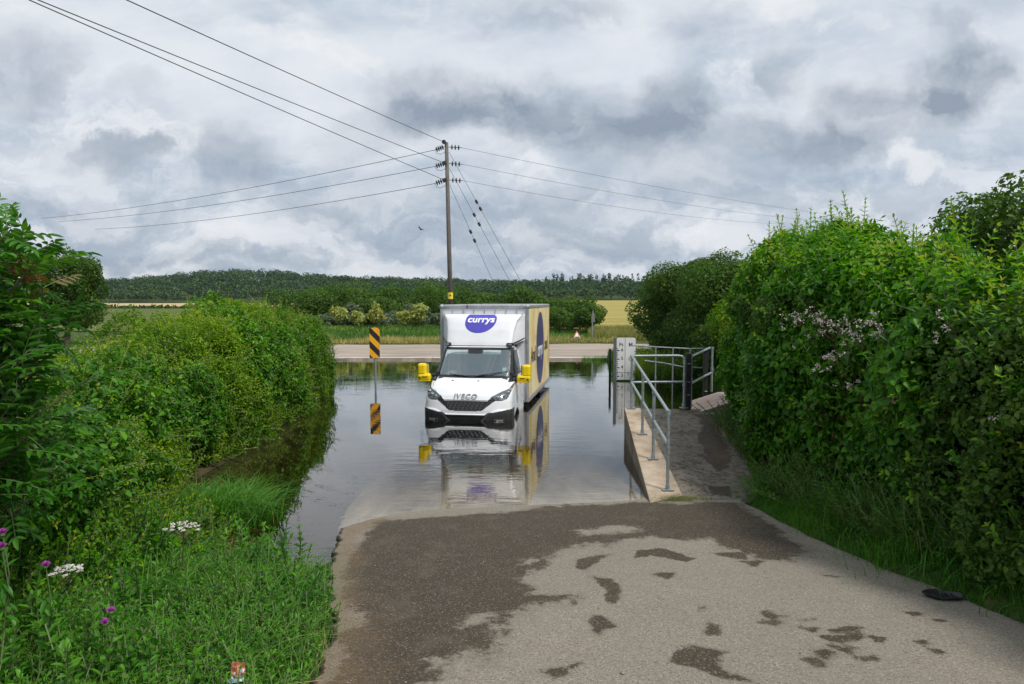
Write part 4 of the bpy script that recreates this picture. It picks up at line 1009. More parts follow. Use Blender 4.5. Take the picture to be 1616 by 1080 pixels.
text_part('lettering', 'currys', M['lettering'], sp, (xs_ + .006, 4.5, 1.45 + WD), rt, .56, extrude=.001, offset=.012, shear=.1, sx=.80)
text_part('lettering', 'And', M['ink'], sp, (xs_ + .004, 3.05, 1.40 + WD), rt, .56, extrude=.001, offset=.004)
text_part('lettering', 'and', M['ink'], sp, (xs_ + .004, 6.02, 1.52 + WD), rt, .56, extrude=.001, offset=.004)
# chassis and side guard
m = MB()
for s_ in (-1, 1): m.box((s_ * .42, 4.3, .62), (.08, 5.2, .16))
for y in (2.5, 3.3, 4.2, 5.6, 6.6): m.box((0, y, .74), (2.0, .08, .10))
m.build('chassis', M['dark'], truck)
m = MB()
for s_ in (-1, 1):
    for z in (.42, .62): m.box((s_ * 1.04, 3.2, z), (.03, 2.2, .09))
    for y in (2.35, 3.2, 4.1): m.box((s_ * 1.02, y, .62), (.03, .05, .45))
    m.box((s_ * .98, 5.0, .79), (.30, 1.0, .05)); m.box((s_ * .85, 2.9, .55), (.35, .8, .36), bev=.04)
m.build('side_guard', M['plastic'], truck)
for q_ in (2.3, 6.0): m = MB(); m.tube([(.9, q_, .80), (1.05, q_ + .3, .60)], .03, 8); m.build('bracket', M['alu'], truck)

# ---------------------------------------------------------------- foliage
def leaf_geo(P, axis, nb, L, W, fold=.18, drop=.12):
    """two quads per leaf, folded along the midrib; returns V (6n,3), F (2n,4)"""
    axis = nrm(axis); side = nrm(np.cross(axis, nb)); nb = np.cross(side, axis)
    L = L[:, None]; W = W[:, None]
    up = nb * (fold * W)
    V = np.stack([P, P + axis * L * .33 - side * W * .5 + up, P + axis * L * .72 - side * W * .36 + up - nb * L * drop * .5, P + axis * L - nb * L * drop,
                  P + axis * L * .72 + side * W * .36 + up - nb * L * drop * .5, P + axis * L * .33 + side * W * .5 + up], 1).reshape(-1, 3)
    b = np.arange(len(P)) * 6
    return V, np.concatenate([np.stack([b, b + 1, b + 2, b + 3], 1), np.stack([b + 3, b + 4, b + 5, b], 1)])
def rdir(n): return nrm(rng.normal(size=(n, 3)))
def foliage(name, P, N, size, mat, parent, ratio=.55, jit=.35, out=.6, up=.5, droop=.35, var=None, fold=.18):
    n = len(P); nb = nrm(N * out + np.array([0, 0, up]) + rdir(n) * .75)
    ax = rdir(n); ax = ax - nb * (ax * nb).sum(1, keepdims=True) + np.array([0, 0, -droop]); L = size * (1 + jit * rng.normal(size=n)).clip(.45, 1.7)
    V, Fc = leaf_geo(P, ax, nb, L, L * ratio, fold)
    v = np.clip(rng.random(n) * .55 + .2 + (0 if var is None else var), 0, 1)
    return npmesh(name, V, Fc, mat, parent, attrs={'var': np.repeat(v, 6)})
def shell(path, side, H, T, n, n_exp=3.2, batter=.12, amp=(.32, .16), seed=3, wend=(0, 0)):
    """points on a hedge: path = base line of the front face, side = +1 when the body lies to the right of the path direction"""
    path = np.array(path, float); seg = np.linalg.norm(np.diff(path, axis=0), axis=1); s = np.concatenate([[0], np.cumsum(seg)]); Lt = s[-1]
    S = rng.random(n) * Lt; bx, by = np.interp(S, s, path[:, 0]), np.interp(S, s, path[:, 1])
    e = .8; tx = np.interp(S + e, s, path[:, 0]) - np.interp(S - e, s, path[:, 0]); ty = np.interp(S + e, s, path[:, 1]) - np.interp(S - e, s, path[:, 1])
    tt = nrm(np.stack([tx, ty], 1)); inn = np.stack([tt[:, 1], -tt[:, 0]], 1) * side
    ph = np.linspace(0, math.pi / 2, 400); ci, si = np.cos(ph) ** (2 / n_exp), np.sin(ph) ** (2 / n_exp)
    Hm, Tm = np.mean(H), np.mean(T); al = np.concatenate([[0], np.cumsum(np.hypot(np.diff(ci) * Tm, np.diff(si) * Hm))]); al /= al[-1]
    q = np.interp(rng.random(n), al, ph); c, s_ = np.cos(q) ** (2 / n_exp), np.sin(q) ** (2 / n_exp)
    Hs = np.interp(S, np.linspace(0, Lt, len(H)), H); Ts = np.interp(S, np.linspace(0, Lt, len(T)), T)
    fe = np.ones(n)
    if wend[0]: fe *= np.sqrt(np.clip(1 - (1 - np.clip(S / wend[0], 0, 1)) ** 2, 0, 1))
    if wend[1]: fe *= np.sqrt(np.clip(1 - (1 - np.clip((Lt - S) / wend[1], 0, 1)) ** 2, 0, 1))
    inx = Ts * (1 - c * fe) + batter * s_ * Hs * .5; zz_ = Hs * s_ * (.35 + .65 * fe)
    P = np.stack([bx + inn[:, 0] * inx, by + inn[:, 1] * inx, zz_], 1)
    nn = np.stack([-inn[:, 0] * c ** (n_exp - 1) / Tm, -inn[:, 1] * c ** (n_exp - 1) / Tm, s_ ** (n_exp - 1) / Hm], 1); nn = nrm(nn)
    if wend[1]: nn = nrm(nn + np.concatenate([tt, np.zeros((n, 1))], 1) * (1 - fe)[:, None] * (S > Lt / 2)[:, None] * 1.5)
    d = amp[0] * fbm(P * .75, 2, seed) + amp[1] * fbm(P * 2.6, 2, seed + 9)
    return P + nn * d[:, None], nn, q, S, Lt
def layer(P, N, depth): return P - N * (rng.exponential(depth, len(P)) - depth * .35)[:, None]
def shoots(name, P, D, length, mat, parent, lsize, every=.06, ratio=.45, stem=None, bend=.25, var=None, pair=True):
    """leafy shoots: leaves up a bending stem"""
    pl, ax, nb, sz, vv, m = [], [], [], [], [], MB()
    for k in range(len(P)):
        p = np.array(P[k]); d = D[k] / np.linalg.norm(D[k]); L = length[k]; n = max(3, int(L / every)); side = nrm(np.cross(d, rdir(1)[0])); pts = [p]
        b = rdir(1)[0] * bend; vk = rng.random() * .5 + .15
        for i in range(n):
            d = nrm(d + b / n); p = p + d * L / n; pts.append(p)
            side = nrm(side - d * (side @ d)); side2 = np.cross(d, side); ang = i * 2.4
            for sg in ((1, -1) if pair else (1,)):
                v = (side * math.cos(ang) + side2 * math.sin(ang)) * sg
                f = 1 - .55 * (i / n) ** 2
                pl.append(p); ax.append(v * .8 + d * (.35 + .6 * i / n) + np.array([0, 0, -.15])); nb.append(d + np.array([0, 0, .6]) + rdir(1)[0] * .3); sz.append(lsize * f * (.75 + .5 * rng.random())); vv.append(vk + .35 * i / n)
        pl.append(p); ax.append(d); nb.append(np.cross(d, side)); sz.append(lsize * .6); vv.append(vk + .4)
        m.tube([tuple(x) for x in pts[::2] + [pts[-1]]], .0035 + L * .002, 4, cap=False)
    V, Fc = leaf_geo(np.array(pl), np.array(ax), np.array(nb), np.array(sz), np.array(sz) * ratio)
    v = np.clip(np.array(vv) + (0 if var is None else var), 0, 1)
    o = npmesh(name, V, Fc, mat, parent, attrs={'var': np.repeat(v, 6)})
    m.build('stems', stem or M['stem'], parent, fixn=False)
    return o
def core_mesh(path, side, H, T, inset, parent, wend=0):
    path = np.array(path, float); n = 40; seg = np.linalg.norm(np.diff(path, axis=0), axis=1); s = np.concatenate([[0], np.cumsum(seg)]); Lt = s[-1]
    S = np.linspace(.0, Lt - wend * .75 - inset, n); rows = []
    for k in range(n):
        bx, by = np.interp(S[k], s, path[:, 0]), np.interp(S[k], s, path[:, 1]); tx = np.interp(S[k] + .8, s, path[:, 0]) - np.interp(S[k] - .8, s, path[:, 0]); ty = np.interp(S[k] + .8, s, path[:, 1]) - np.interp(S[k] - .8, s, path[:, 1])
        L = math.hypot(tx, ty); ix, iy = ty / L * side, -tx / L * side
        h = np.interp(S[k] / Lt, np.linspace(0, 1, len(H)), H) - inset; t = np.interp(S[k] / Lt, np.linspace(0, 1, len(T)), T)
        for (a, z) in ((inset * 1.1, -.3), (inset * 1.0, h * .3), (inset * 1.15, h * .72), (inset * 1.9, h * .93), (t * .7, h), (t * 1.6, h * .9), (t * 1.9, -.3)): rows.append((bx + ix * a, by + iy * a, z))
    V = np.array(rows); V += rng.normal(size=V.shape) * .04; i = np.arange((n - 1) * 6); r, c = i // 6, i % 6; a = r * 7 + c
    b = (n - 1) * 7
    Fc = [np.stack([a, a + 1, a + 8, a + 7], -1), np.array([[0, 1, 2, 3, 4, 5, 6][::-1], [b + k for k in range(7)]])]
    return npmesh('dark_core', V, Fc, M['core'], parent, smooth=False)  # added solid filler against see-through, coloured near-black like the hedge's shaded depth

# --- right hedge: large glossy leaves, wall of green beside the road
RH_path = [(4.55, 1.2), (4.35, 4.0), (4.10, 6.0), (3.95, 8.0), (3.88, 10.0), (4.02, 12.0), (4.38, 13.6), (5.3, 14.9)]
RH = [2.75, 2.8, 2.9, 3.1, 3.35, 3.65, 3.9, 3.9]; RT = [2.0] * 8
hedge = empty('tall_hedge', (4.6, 8, .2)); tag(hedge, 'tall dark glossy-leaved hedge walling in the right side of the road', 'hedge')
def re(o, par):  # keep world-space geometry under a placed empty
    o.location = -Vector(par.location); return o
def world_children(par):
    for ch in par.children: ch.location = -Vector(par.location)
P, N, q, S, Lt = shell(RH_path, 1, RH, RT, 100000, n_exp=4.6, batter=-.02, amp=(.42, .34), wend=(0, .5), seed=11)
keep = P[:, 2] > .25; P, N, q = P[keep], N[keep], q[keep]
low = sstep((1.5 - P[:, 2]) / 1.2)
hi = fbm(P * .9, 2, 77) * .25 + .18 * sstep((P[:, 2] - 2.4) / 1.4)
kind = fbm(P * np.array([.5, .5, .8]), 2, 31)
P2 = layer(P, N, .19)
A_ = (kind > -.12) | (P[:, 2] > 2.9)
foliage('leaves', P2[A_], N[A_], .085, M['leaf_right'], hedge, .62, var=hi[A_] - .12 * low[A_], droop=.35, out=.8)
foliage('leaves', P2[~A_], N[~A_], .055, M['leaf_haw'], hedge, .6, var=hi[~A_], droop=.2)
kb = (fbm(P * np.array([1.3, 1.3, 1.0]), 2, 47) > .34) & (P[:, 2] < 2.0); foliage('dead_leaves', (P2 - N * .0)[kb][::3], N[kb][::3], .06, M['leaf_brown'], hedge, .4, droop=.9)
# soft leafy shoots along the top and face
t = np.where(q > .8)[0]; k = rng.choice(t, 620, replace=False)
D = nrm(np.array([0, 0, 1.0]) + rng.normal(size=(620, 3)) * .38); L = rng.gamma(3, .11, 620).clip(.15, .85)
shoots('leafy_shoots', P[k] - D * .12, D, L, M['leaf_right'], hedge, .105, .062, .42, var=.22)
t = np.where((q <= .9) & (P[:, 2] > .8))[0]; k = rng.choice(t, 900, replace=False); D = nrm(N[k] * .9 + np.array([0, 0, .5]) + rng.normal(size=(900, 3)) * .35)
shoots('leafy_shoots', P[k] - D * .12, D, rng.gamma(3, .07, 900).clip(.1, .45), M['leaf_right'], hedge, .085, .06, .5, var=.05)
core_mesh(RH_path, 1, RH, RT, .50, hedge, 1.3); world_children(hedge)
# pale bramble blossom in the hedge
def at_hedge(px, py):
    d = ray(px, py); o = np.array([0, 0, HC]); best = None
    for y in np.arange(3.5, 14, .05):
        p = o + d * (y / d[1]); fx_ = np.interp(y, [a[1] for a in RH_path], [a[0] for a in RH_path])
        if p[0] > fx_ - .12 + .02 * p[2]: return p
    return o + d * 13
bl = []
for (px, py, rx, ry, n) in ((1330, 515, 22, 10, 46), (1290, 500, 18, 8, 30), (1385, 505, 10, 10, 18), (1360, 530, 30, 8, 26), (1328, 562, 10, 6, 18), (1310, 578, 16, 6, 16), (1365, 605, 14, 5, 12), (1590, 660, 12, 4, 8), (1270, 520, 20, 16, 16), (1515, 520, 8, 12, 12), (1400, 525, 20, 8, 10)):
    for _ in range(int(n * .6)): bl.append(at_hedge(px + rng.normal() * rx * .8, py + rng.normal() * ry * .8) + np.array([-.10 - .1 * rng.random(), -.04, 0]))
bl = np.array(bl); n = len(bl)
bl5 = np.repeat(bl, 9, 0) + rng.normal(size=(n * 9, 3)) * .013
br = empty('bramble', bl.mean(0)); tag(br, 'pale pink-white bramble blossom sprays showing in the dark right hedge', 'bramble')
foliage('blossom', bl5, np.tile([-.6, -.7, .3], (n * 9, 1)), .015, M['blossom'], br, .9, up=.2, droop=0)
m = MB()
for k in range(46):
    i_ = rng.integers(n); a = bl[i_]; m.tube([a + np.array([.25, .05, -.35]), a + np.array([.12, .0, -.1]), a], .004, 4)
m.build('stems', M['stem_red'], br, fixn=False); world_children(br)

# --- left hedge: finer, brighter, arching over the stream
LH_path = [(-3.95, 1.5), (-3.80, 5.2), (-3.95, 7.4), (-4.55, 9.3), (-4.95, 10.8), (-4.85, 12.5), (-4.90, 15.0), (-5.25, 18.0), (-5.8, 21.5), (-6.3, 24.5)]
LH = [1.98, 2.0, 2.02, 2.04, 2.14, 2.42, 2.60, 2.46, 2.40, 2.3]; LT = [2.4] * 10
lh = empty('clipped_hedge', (-5.2, 12, .1)); tag(lh, 'bright green small-leaved hedge bulging over the stream on the left', 'hedge')
P, N, q, S, Lt = shell(LH_path, -1, LH, LT, 175000, amp=(.46, .34), wend=(0, 1.6), seed=23, batter=-.10)
keep = P[:, 2] > .04; P, N, q, S = P[keep], N[keep], q[keep], S[keep]
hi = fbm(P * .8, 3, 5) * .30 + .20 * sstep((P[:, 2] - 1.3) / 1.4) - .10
P2 = layer(P, N, .15); kd = fbm(P * .62, 2, 91); A_ = kd > -.05
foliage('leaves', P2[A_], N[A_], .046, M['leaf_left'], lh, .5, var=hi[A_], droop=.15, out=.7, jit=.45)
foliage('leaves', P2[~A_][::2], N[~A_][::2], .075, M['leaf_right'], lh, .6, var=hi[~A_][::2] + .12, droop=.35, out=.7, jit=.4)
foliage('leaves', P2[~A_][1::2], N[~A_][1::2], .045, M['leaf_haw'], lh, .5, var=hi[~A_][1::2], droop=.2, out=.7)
t = np.where(q > .75)[0]; k = rng.choice(t, 1500, replace=False); D = nrm(np.array([0, 0, 1.0]) + rng.normal(size=(1500, 3)) * .45)
shoots('leafy_shoots', P[k] - D * .08, D, rng.gamma(2.2, .075, 1500).clip(.08, .60), M['leaf_left'], lh, .05, .042, .42, var=.3)
t = np.where(q <= .9)[0]; k = rng.choice(t, 1500, replace=False); D = nrm(N[k] + np.array([0, 0, .25]) + rng.normal(size=(1500, 3)) * .35)
shoots('leafy_shoots', P[k] - D * .08, D, rng.gamma(2.4, .075, 1500).clip(.08, .55), M['leaf_left'], lh, .048, .042, .42, var=.1)
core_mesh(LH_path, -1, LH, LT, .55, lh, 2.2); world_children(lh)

# --- bushes and trees
def crown_pts(n, lobes):
    """lobes: list of (centre, radii); returns points near lobe surfaces with outward normals"""
    w = np.array([r[0] * r[1] + r[1] * r[2] + r[0] * r[2] for c, r in lobes]); w = w / w.sum()
    k = rng.choice(len(lobes), n, p=w); d = rdir(n); Cn = np.array([c for c, r in lobes])[k]; Rr = np.array([r for c, r in lobes])[k]
    return Cn + d * Rr * (1 - np.minimum(rng.exponential(.13, n), .7))[:, None] * (1 + .16 * fbm(Cn + d * 2.2, 2, 4))[:, None], nrm(d / Rr), k
def make_tree(name, label, cat, loc, h, r, n, leaf, mat, group=None, nl=16, trunk_h=.35, ratio=.6, seed=0, base=.12, droop=.1, sq=(1, 1), upr=.5, twig=True, lowb=-.75):
    random.seed(seed); t = empty(name, loc); tag(t, label, cat, group)
    lobes = []; zc = h * (1 + base) / 2; rz = h * (1 - base) / 2
    for k in range(nl):
        a = random.random() * 6.283; el = math.asin(random.uniform(lowb, .95)); rr = random.uniform(.55, .82)
        lr = random.uniform(.26, .42)
        lobes.append((np.array([r * sq[0] * rr * math.cos(a) * math.cos(el), r * sq[1] * rr * math.sin(a) * math.cos(el), zc + rz * rr * math.sin(el)]), np.array([r * lr, r * lr, rz * lr * 1.05 if rz < r else r * lr])))
    lobes.append((np.array([0, 0, zc]), np.array([r * .7 * sq[0], r * .7 * sq[1], rz * .75])))
    P, N, k = crown_pts(n, lobes); P[:, 2] = np.maximum(P[:, 2], .05 + .1 * rng.random(len(P)))
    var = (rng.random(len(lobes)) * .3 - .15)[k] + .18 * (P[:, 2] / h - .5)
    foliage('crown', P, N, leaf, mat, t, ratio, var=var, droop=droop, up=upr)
    m = MB(); H = h * .8
    m.tube([(0, 0, -.3), (.03 * r, 0, H * .3), (-.03 * r, .02, H * .6), (0, 0, H)], [h * .028, h * .022, h * .014, h * .005], 8)
    for c, rr in lobes[:-1]:
        z0_ = max(.1, (c[2]) * random.uniform(.35, .6)); mid = (c[0] * .45, c[1] * .45, z0_ + (c[2] - z0_) * .6)
        m.tube([(0, 0, z0_), mid, tuple(c)], [h * .010, h * .006, h * .002], 5, cap=False)
    m.build('trunk', M['bark'], t, fixn=False)
    return t
# hawthorns on the right beyond the footpath
make_tree('hawthorn', 'dark hawthorn whose left edge overhangs the barley field view', 'tree', (6.75, 27.0, .3), 4.0, 2.15, 44000, .080, M['leaf_haw'], 'hawthorns beyond the footpath', seed=3, nl=22, base=.02)
make_tree('hawthorn', 'tallest hawthorn, with straggly twigs against the sky beyond the footpath', 'tree', (6.9, 22.5, .3), 4.15, 2.0, 44000, .072, M['leaf_haw'], 'hawthorns beyond the footpath', seed=5, nl=22, base=.02)
make_tree('hawthorn', 'yellowish green hawthorn rising just left of the tall hedge', 'tree', (7.4, 18.2, .3), 4.0, 2.3, 42000, .068, M['leaf_left'], 'hawthorns beyond the footpath', seed=9, nl=24, base=.02)
make_tree('hawthorn', 'broad low hawthorn behind the farther handrail', 'tree', (8.6, 31.0, .3), 4.4, 3.0, 34000, .090, M['leaf_haw'], 'hawthorns beyond the footpath', seed=19, nl=22, base=.02)
make_tree('bush', 'shaded bush behind the black posts', 'bush', (6.6, 19.6, .2), 2.2, 1.6, 16000, .08, M['leaf_haw'], seed=29, nl=16, base=.0)
# tree standing up behind the right hedge
make_tree('tree', 'open-crowned tree rising above the right hedge at the picture edge', 'tree', (9.3, 12.4, .3), 4.95, 1.75, 10500, .085, M['leaf_haw'], seed=14, nl=26, base=.45)
# distant round tree on the left
make_tree('willow', 'grey-green tree behind the left hedge against the sky', 'tree', (-24.3, 38.0, .3), 5.6, 2.0, 26000, .12, M['leaf_haw'], seed=21, nl=24, base=.1)
# belt of trees beyond the far road
belt = [(-17.0, 55, 4.0, 3.0), (-14.2, 56, 4.3, 3.0), (-11.2, 55, 4.4, 3.2), (-8.4, 57, 4.6, 3.0), (-5.6, 55, 4.3, 2.8), (-3.2, 56, 4.2, 2.8), (-.8, 55, 4.0, 2.6), (1.5, 54, 3.6, 2.4), (3.6, 53, 3.7, 2.3), (5.1, 52.5, 3.4, 1.9)]
names = ['dark rounded tree at the left end of the tree belt beyond the far road', 'second tree from the left end of the belt beyond the far road', 'third tree from the left end of the belt, above the yellowish plants', 'tree directly behind and left of the striped marker, in the belt', 'tree just left of the utility pole in the belt beyond the far road',
         'tree just right of the utility pole, over the lorry roof', 'tree in the belt over the middle of the lorry roof', 'tree in the belt over the right end of the lorry roof', 'second tree from the right end of the belt beyond the far road', 'last tree at the right end of the belt, by the field opening']
for k, (x, y, h_, r_) in enumerate(belt):
    make_tree('belt_tree', names[k], 'tree', (x, y, .85), h_ - .95 + .45 * math.sin(k * 2.1), r_ * 1.08, 14000, .13, M['leaf_tree'] if k % 3 else M['leaf_haw'], 'trees of the belt beyond the far road', seed=40 + k, nl=20, base=-.25, lowb=-.9)
low = [(-13.9, 51.2, 1.2, 1.3), (-11.6, 50.4, 1.9, 1.2), (-9.0, 51.0, 1.3, 1.5), (-7.0, 50.2, 2.0, 1.1), (-5.0, 50.9, 1.4, 1.5), (3.2, 47.5, 1.7, 1.6), (5.0, 47.0, 1.9, 1.1)]
ln = ['greyish leafy shrub farthest left on the verge behind the far road', 'greyish shrub second from left on the verge behind the far road', 'shrub on the verge just left of the striped marker', 'shrub on the verge just right of the striped marker', 'shrub on the verge beside the lorry box', 'dark shrub right of the lorry above the warning sign', 'narrow shrub wrapping the grey-backed sign']
for k, (x, y, h_, r_) in enumerate(low):
    make_tree('shrub', ln[k], 'shrub', (x, y, .75), h_, r_, 5200, .12, M['leaf_grey'] if k < 5 else M['leaf_haw'], 'shrubs on the far verge', seed=60 + k, nl=10, base=.0)
# tall pale plants
def stem_plant(name, label, loc, h, n, mat, leaf, group, spread=.35):
    t = empty(name, loc); tag(t, label, 'plant', group)
    P = np.stack([rng.normal(size=n) * spread, rng.normal(size=n) * spread, np.zeros(n)], 1); D = nrm(np.array([0, 0, 1.]) + rng.normal(size=(n, 3)) * .10)
    shoots('leaves', P, D, h * (.65 + .4 * rng.random(n)), mat, t, leaf, .10, .6, stem=M['stem'], bend=.12); return t
for k, (px, h_, lab) in enumerate([(592, 1.9, 'pale yellow-green tall plant behind the striped marker'), (566, 1.4, 'pale tall plant left of the striped marker'), (640, 1.6, 'yellowing tall plant midway between marker and lorry'), (662, 2.1, 'tallest yellow-orange plant near the lorry box'), (536, 1.9, 'thin pale plant at the left of the far verge')]):
    x = (px - 808) / F * 48.4; make_tree('tall_plant', lab, 'plant', (x, 48.4, .7), h_, .62, 620, .17, M['leaf_pale'], 'pale tall plants on the far verge', nl=9, seed=80 + k, base=.25)

# --- near left: ash sapling with pinnate leaves
def compound(P, D, L, n_pairs, size, pl, ax, nb, sz, vv, m, v0):
    side = nrm(np.cross(D, np.array([0, 0, 1.0]) + rng.normal(size=3) * .2)); d = D; p = P; pts = [P]
    upn = nrm(np.cross(side, D)); upn = upn if upn[2] > 0 else -upn
    for i in range(n_pairs):
        d = nrm(d + np.array([0, 0, -.07])); p = p + d * L / n_pairs; pts.append(p)
        if i == 0: continue
        f = math.sin(math.pi * (.3 + .6 * i / n_pairs))
        for sg in (1, -1):
            pl.append(p); ax.append(side * sg * .9 + d * .55 + np.array([0, 0, -.12])); nb.append(upn + rng.normal(size=3) * .12); sz.append(size * f * (.9 + .2 * rng.random())); vv.append(v0)
    pl.append(p); ax.append(d); nb.append(upn); sz.append(size); vv.append(v0 + .08)
    m.tube([tuple(x) for x in pts], .0022, 4, cap=False)
ash = empty('ash_sapling', (-3.75, 4.2, .5)); tag(ash, 'ash sapling with long divided leaves reaching in at the left edge', 'tree')
pl, ax, nb, sz, vv, m = [], [], [], [], [], MB(); br_ = MB()
br_.tube([(-3.6, 4.3, .2), (-3.55, 4.3, 1.1), (-3.5, 4.25, 2.0), (-3.45, 4.2, 2.7)], [.04, .032, .022, .008], 8)
for k in range(90):
    z = 1.15 + 1.70 * (k / 90) + .1 * rng.random(); a = k * 2.4; ln_ = (1.0 - .55 * (z / 3.2) ** 2) * (.65 + .5 * rng.random())
    b0 = np.array([-3.60 + .03 * z, 4.28, z]); d = nrm(np.array([math.cos(a), math.sin(a) * .9, .35 + .3 * rng.random()])); b1 = b0 + d * ln_ * .5; b2 = b0 + d * ln_ + np.array([0, 0, .10])
    br_.tube([b0, b1, b2], [.010, .007, .004], 5, cap=False); v0 = .25 + .45 * rng.random()
    for q_ in range(13):
        t = .25 + .75 * q_ / 12; p = b0 + (b2 - b0) * t; dd = nrm(d * .5 + rng.normal(size=3) * .7 + np.array([0, 0, .25]))
        compound(p, dd, .24 + .08 * rng.random(), 5, .098, pl, ax, nb, sz, vv, m, v0 + .1 * rng.normal())
for k in range(10):       # tip rosettes, reddish young leaves
    b2 = np.array([-3.50 + rng.normal() * .33, 4.25 + rng.normal() * .25, 2.85 + .35 * rng.random() - .25 * abs(rng.normal())]); br_.tube([b2 - np.array([.05, 0, .4]), b2], [.007, .004], 5)
    for q_ in range(8): compound(b2, nrm(rng.normal(size=3) * .8 + np.array([0, 0, .5])), .2, 5, .075, pl, ax, nb, sz, vv, m, .55 + .45 * (k % 3 == 0))
V, Fc = leaf_geo(np.array(pl), np.array(ax), np.array(nb), np.array(sz), np.array(sz) * .34, .2, .18)
npmesh('leaves', V, Fc, M['leaf_ash'], ash, attrs={'var': np.repeat(np.clip(vv, 0, 1), 6)}); m.build('leaf_stalks', M['stem'], ash, fixn=False); br_.build('branches', M['bark'], ash, fixn=False); world_children(ash)

# --- grass and weeds
def blades(name, X, Y, Zb, h, w, mat, parent=None, lean=.5, var=None, dirb=None, seg=4):
    n = len(X); a = rng.random(n) * 6.283; D = np.stack([np.cos(a), np.sin(a), np.zeros(n)], 1)
    if dirb is not None: D = nrm(D + dirb)
    s = np.stack([-np.sin(a + .3), np.cos(a + .3), np.zeros(n)], 1); ln = (lean * (.3 + 1.2 * rng.random(n)))[:, None]; B = np.stack([X, Y, Zb], 1)
    rows = []
    for k in range(seg):
        t = k / (seg - 1); c = B + D * ln * h[:, None] * t ** 2 + np.array([0, 0, 1]) * (h[:, None] * (t - .38 * ln * t ** 3)); ww = (w * (1 - t * .92))[:, None] * .5
        rows += [c - s * ww, c + s * ww]
    V = np.stack(rows, 1).reshape(-1, 3); b = np.arange(n) * 2 * seg
    Fc = np.concatenate([np.stack([b + 2 * k, b + 2 * k + 1, b + 2 * k + 3, b + 2 * k + 2], 1) for k in range(seg - 1)])
    v = np.clip(rng.random(n) * .6 + .12 + (0 if var is None else var), 0, 1)
    return npmesh(name, V, Fc, mat, parent, attrs={'var': np.repeat(v, 2 * seg)})
def scatter(n, x0, x1, y0, y1, fn):
    X = rng.uniform(x0, x1, n); Y = rng.uniform(y0, y1, n); k = fn(X, Y); return X[k], Y[k]
def gz(X, Y):
    return ground_z(X[None, :], Y[None, :])[0]
# left bank
def lb(X, Y): 
    d = sdf_poly(X, Y, SHORE); e = xl(Y) - X + .10 * fbm(np.stack([X * 3, Y * 3, 0 * X], 1), 2, 3)
    return (d < .05) & (e > -.02) & ((Y < 6.9) | (X > -2.9)) & (rng.random(len(X)) < .25 + .75 * (e > .1))
X, Y = scatter(60000, -4.6, -1.0, 2.6, 9.2, lb); n = len(X); cl = fbm(np.stack([X * 2.2, Y * 2.2, 0 * X], 1), 3, 8); ed = xl(Y) - X
h_ = (.10 + .13 * rng.random(n)) * (1 + .7 * cl) * np.clip(.5 + ed * .8, .45, 1.2)
o = blades('grass', X, Y, gz(X, Y) - .01, h_, .006 + .007 * rng.random(n) ** 2, M['grass'], lean=.8, var=cl * .55 - .03); tag(o, 'lush green grass on the near left bank', kind='stuff')
# broadleaf weeds in it
X, Y = scatter(4600, -4.5, -1.25, 3.0, 7.6, lambda X, Y: lb(X, Y) & (fbm(np.stack([X * 1.1, Y * 1.1, 0 * X], 1), 2, 61) > -.1)); n = len(X)
P = np.stack([X, Y, gz(X, Y)], 1); D = nrm(np.array([0, 0, 1.]) + rng.normal(size=(n, 3)) * .3)
wd = empty('weeds', (0, 0, 0)); tag(wd, 'nettles and cow parsley leaves among the near left grass', 'weeds', kind='stuff')
shoots('weeds', P, D, .12 + .20 * rng.random(n), M['weed'], wd, .052, .045, .42, var=.1)
# leafy fringe at the foot of the left hedge
X, Y = scatter(2300, -5.4, -3.3, 4.5, 15.5, lambda X, Y: (sdf_poly(X, Y, SHORE) < -.02)); n = len(X); P = np.stack([X, Y, np.maximum(gz(X, Y), 0)], 1); D = nrm(np.array([.35, 0, 1.]) + rng.normal(size=(n, 3)) * .35)
fr1 = empty('undergrowth', (0, 0, 0)); tag(fr1, 'scrambling undergrowth at the foot of the left hedge', 'undergrowth', kind='stuff')
shoots('undergrowth', P, D, .18 + .42 * rng.random(n), M['leaf_left'], fr1, .06, .05, .5, var=-.05)
X, Y = scatter(3800, -4.4, -1.2, 2.8, 7.4, lambda X, Y: lb(X, Y) & (fbm(np.stack([X * 2.5, Y * 2.5, 0 * X], 1), 2, 83) > .05)); n = len(X)
o = blades('dry_grass', X, Y, gz(X, Y) + .03, .12 + .20 * rng.random(n), np.full(n, .005), M['grass_dry'], lean=1.3, seg=5); tag(o, 'bleached straw tangled in the left bank grass', kind='stuff')
# tall nettles standing out of the bank
X, Y = scatter(420, -4.2, -1.6, 3.2, 7.0, lambda X, Y: lb(X, Y) & (xl(Y) - X > .25) & (fbm(np.stack([X * 1.3, Y * 1.3, 0 * X], 1), 2, 97) > .08)); n = len(X); P = np.stack([X, Y, gz(X, Y)], 1)
nt = empty('nettles', (0, 0, 0)); tag(nt, 'taller nettles and docks standing above the left bank grass', 'nettles', kind='stuff')
shoots('nettles', P, nrm(np.array([0, 0, 1.]) + rng.normal(size=(n, 3)) * .18), .30 + .28 * rng.random(n), M['weed'], nt, .095, .055, .45, var=.12)
# long arching blades rising through the bank grass
X, Y = scatter(7000, -4.4, -1.2, 2.8, 7.4, lambda X, Y: lb(X, Y) & (fbm(np.stack([X * 1.6, Y * 1.6, 0 * X], 1), 2, 71) > -.05)); n = len(X)
o = blades('long_grass', X, Y, gz(X, Y), .24 + .26 * rng.random(n) ** 1.5, .007 + .006 * rng.random(n), M['grass'], lean=1.05, var=.16, seg=6); tag(o, 'long arching grass blades and seeding stems on the left bank', kind='stuff')
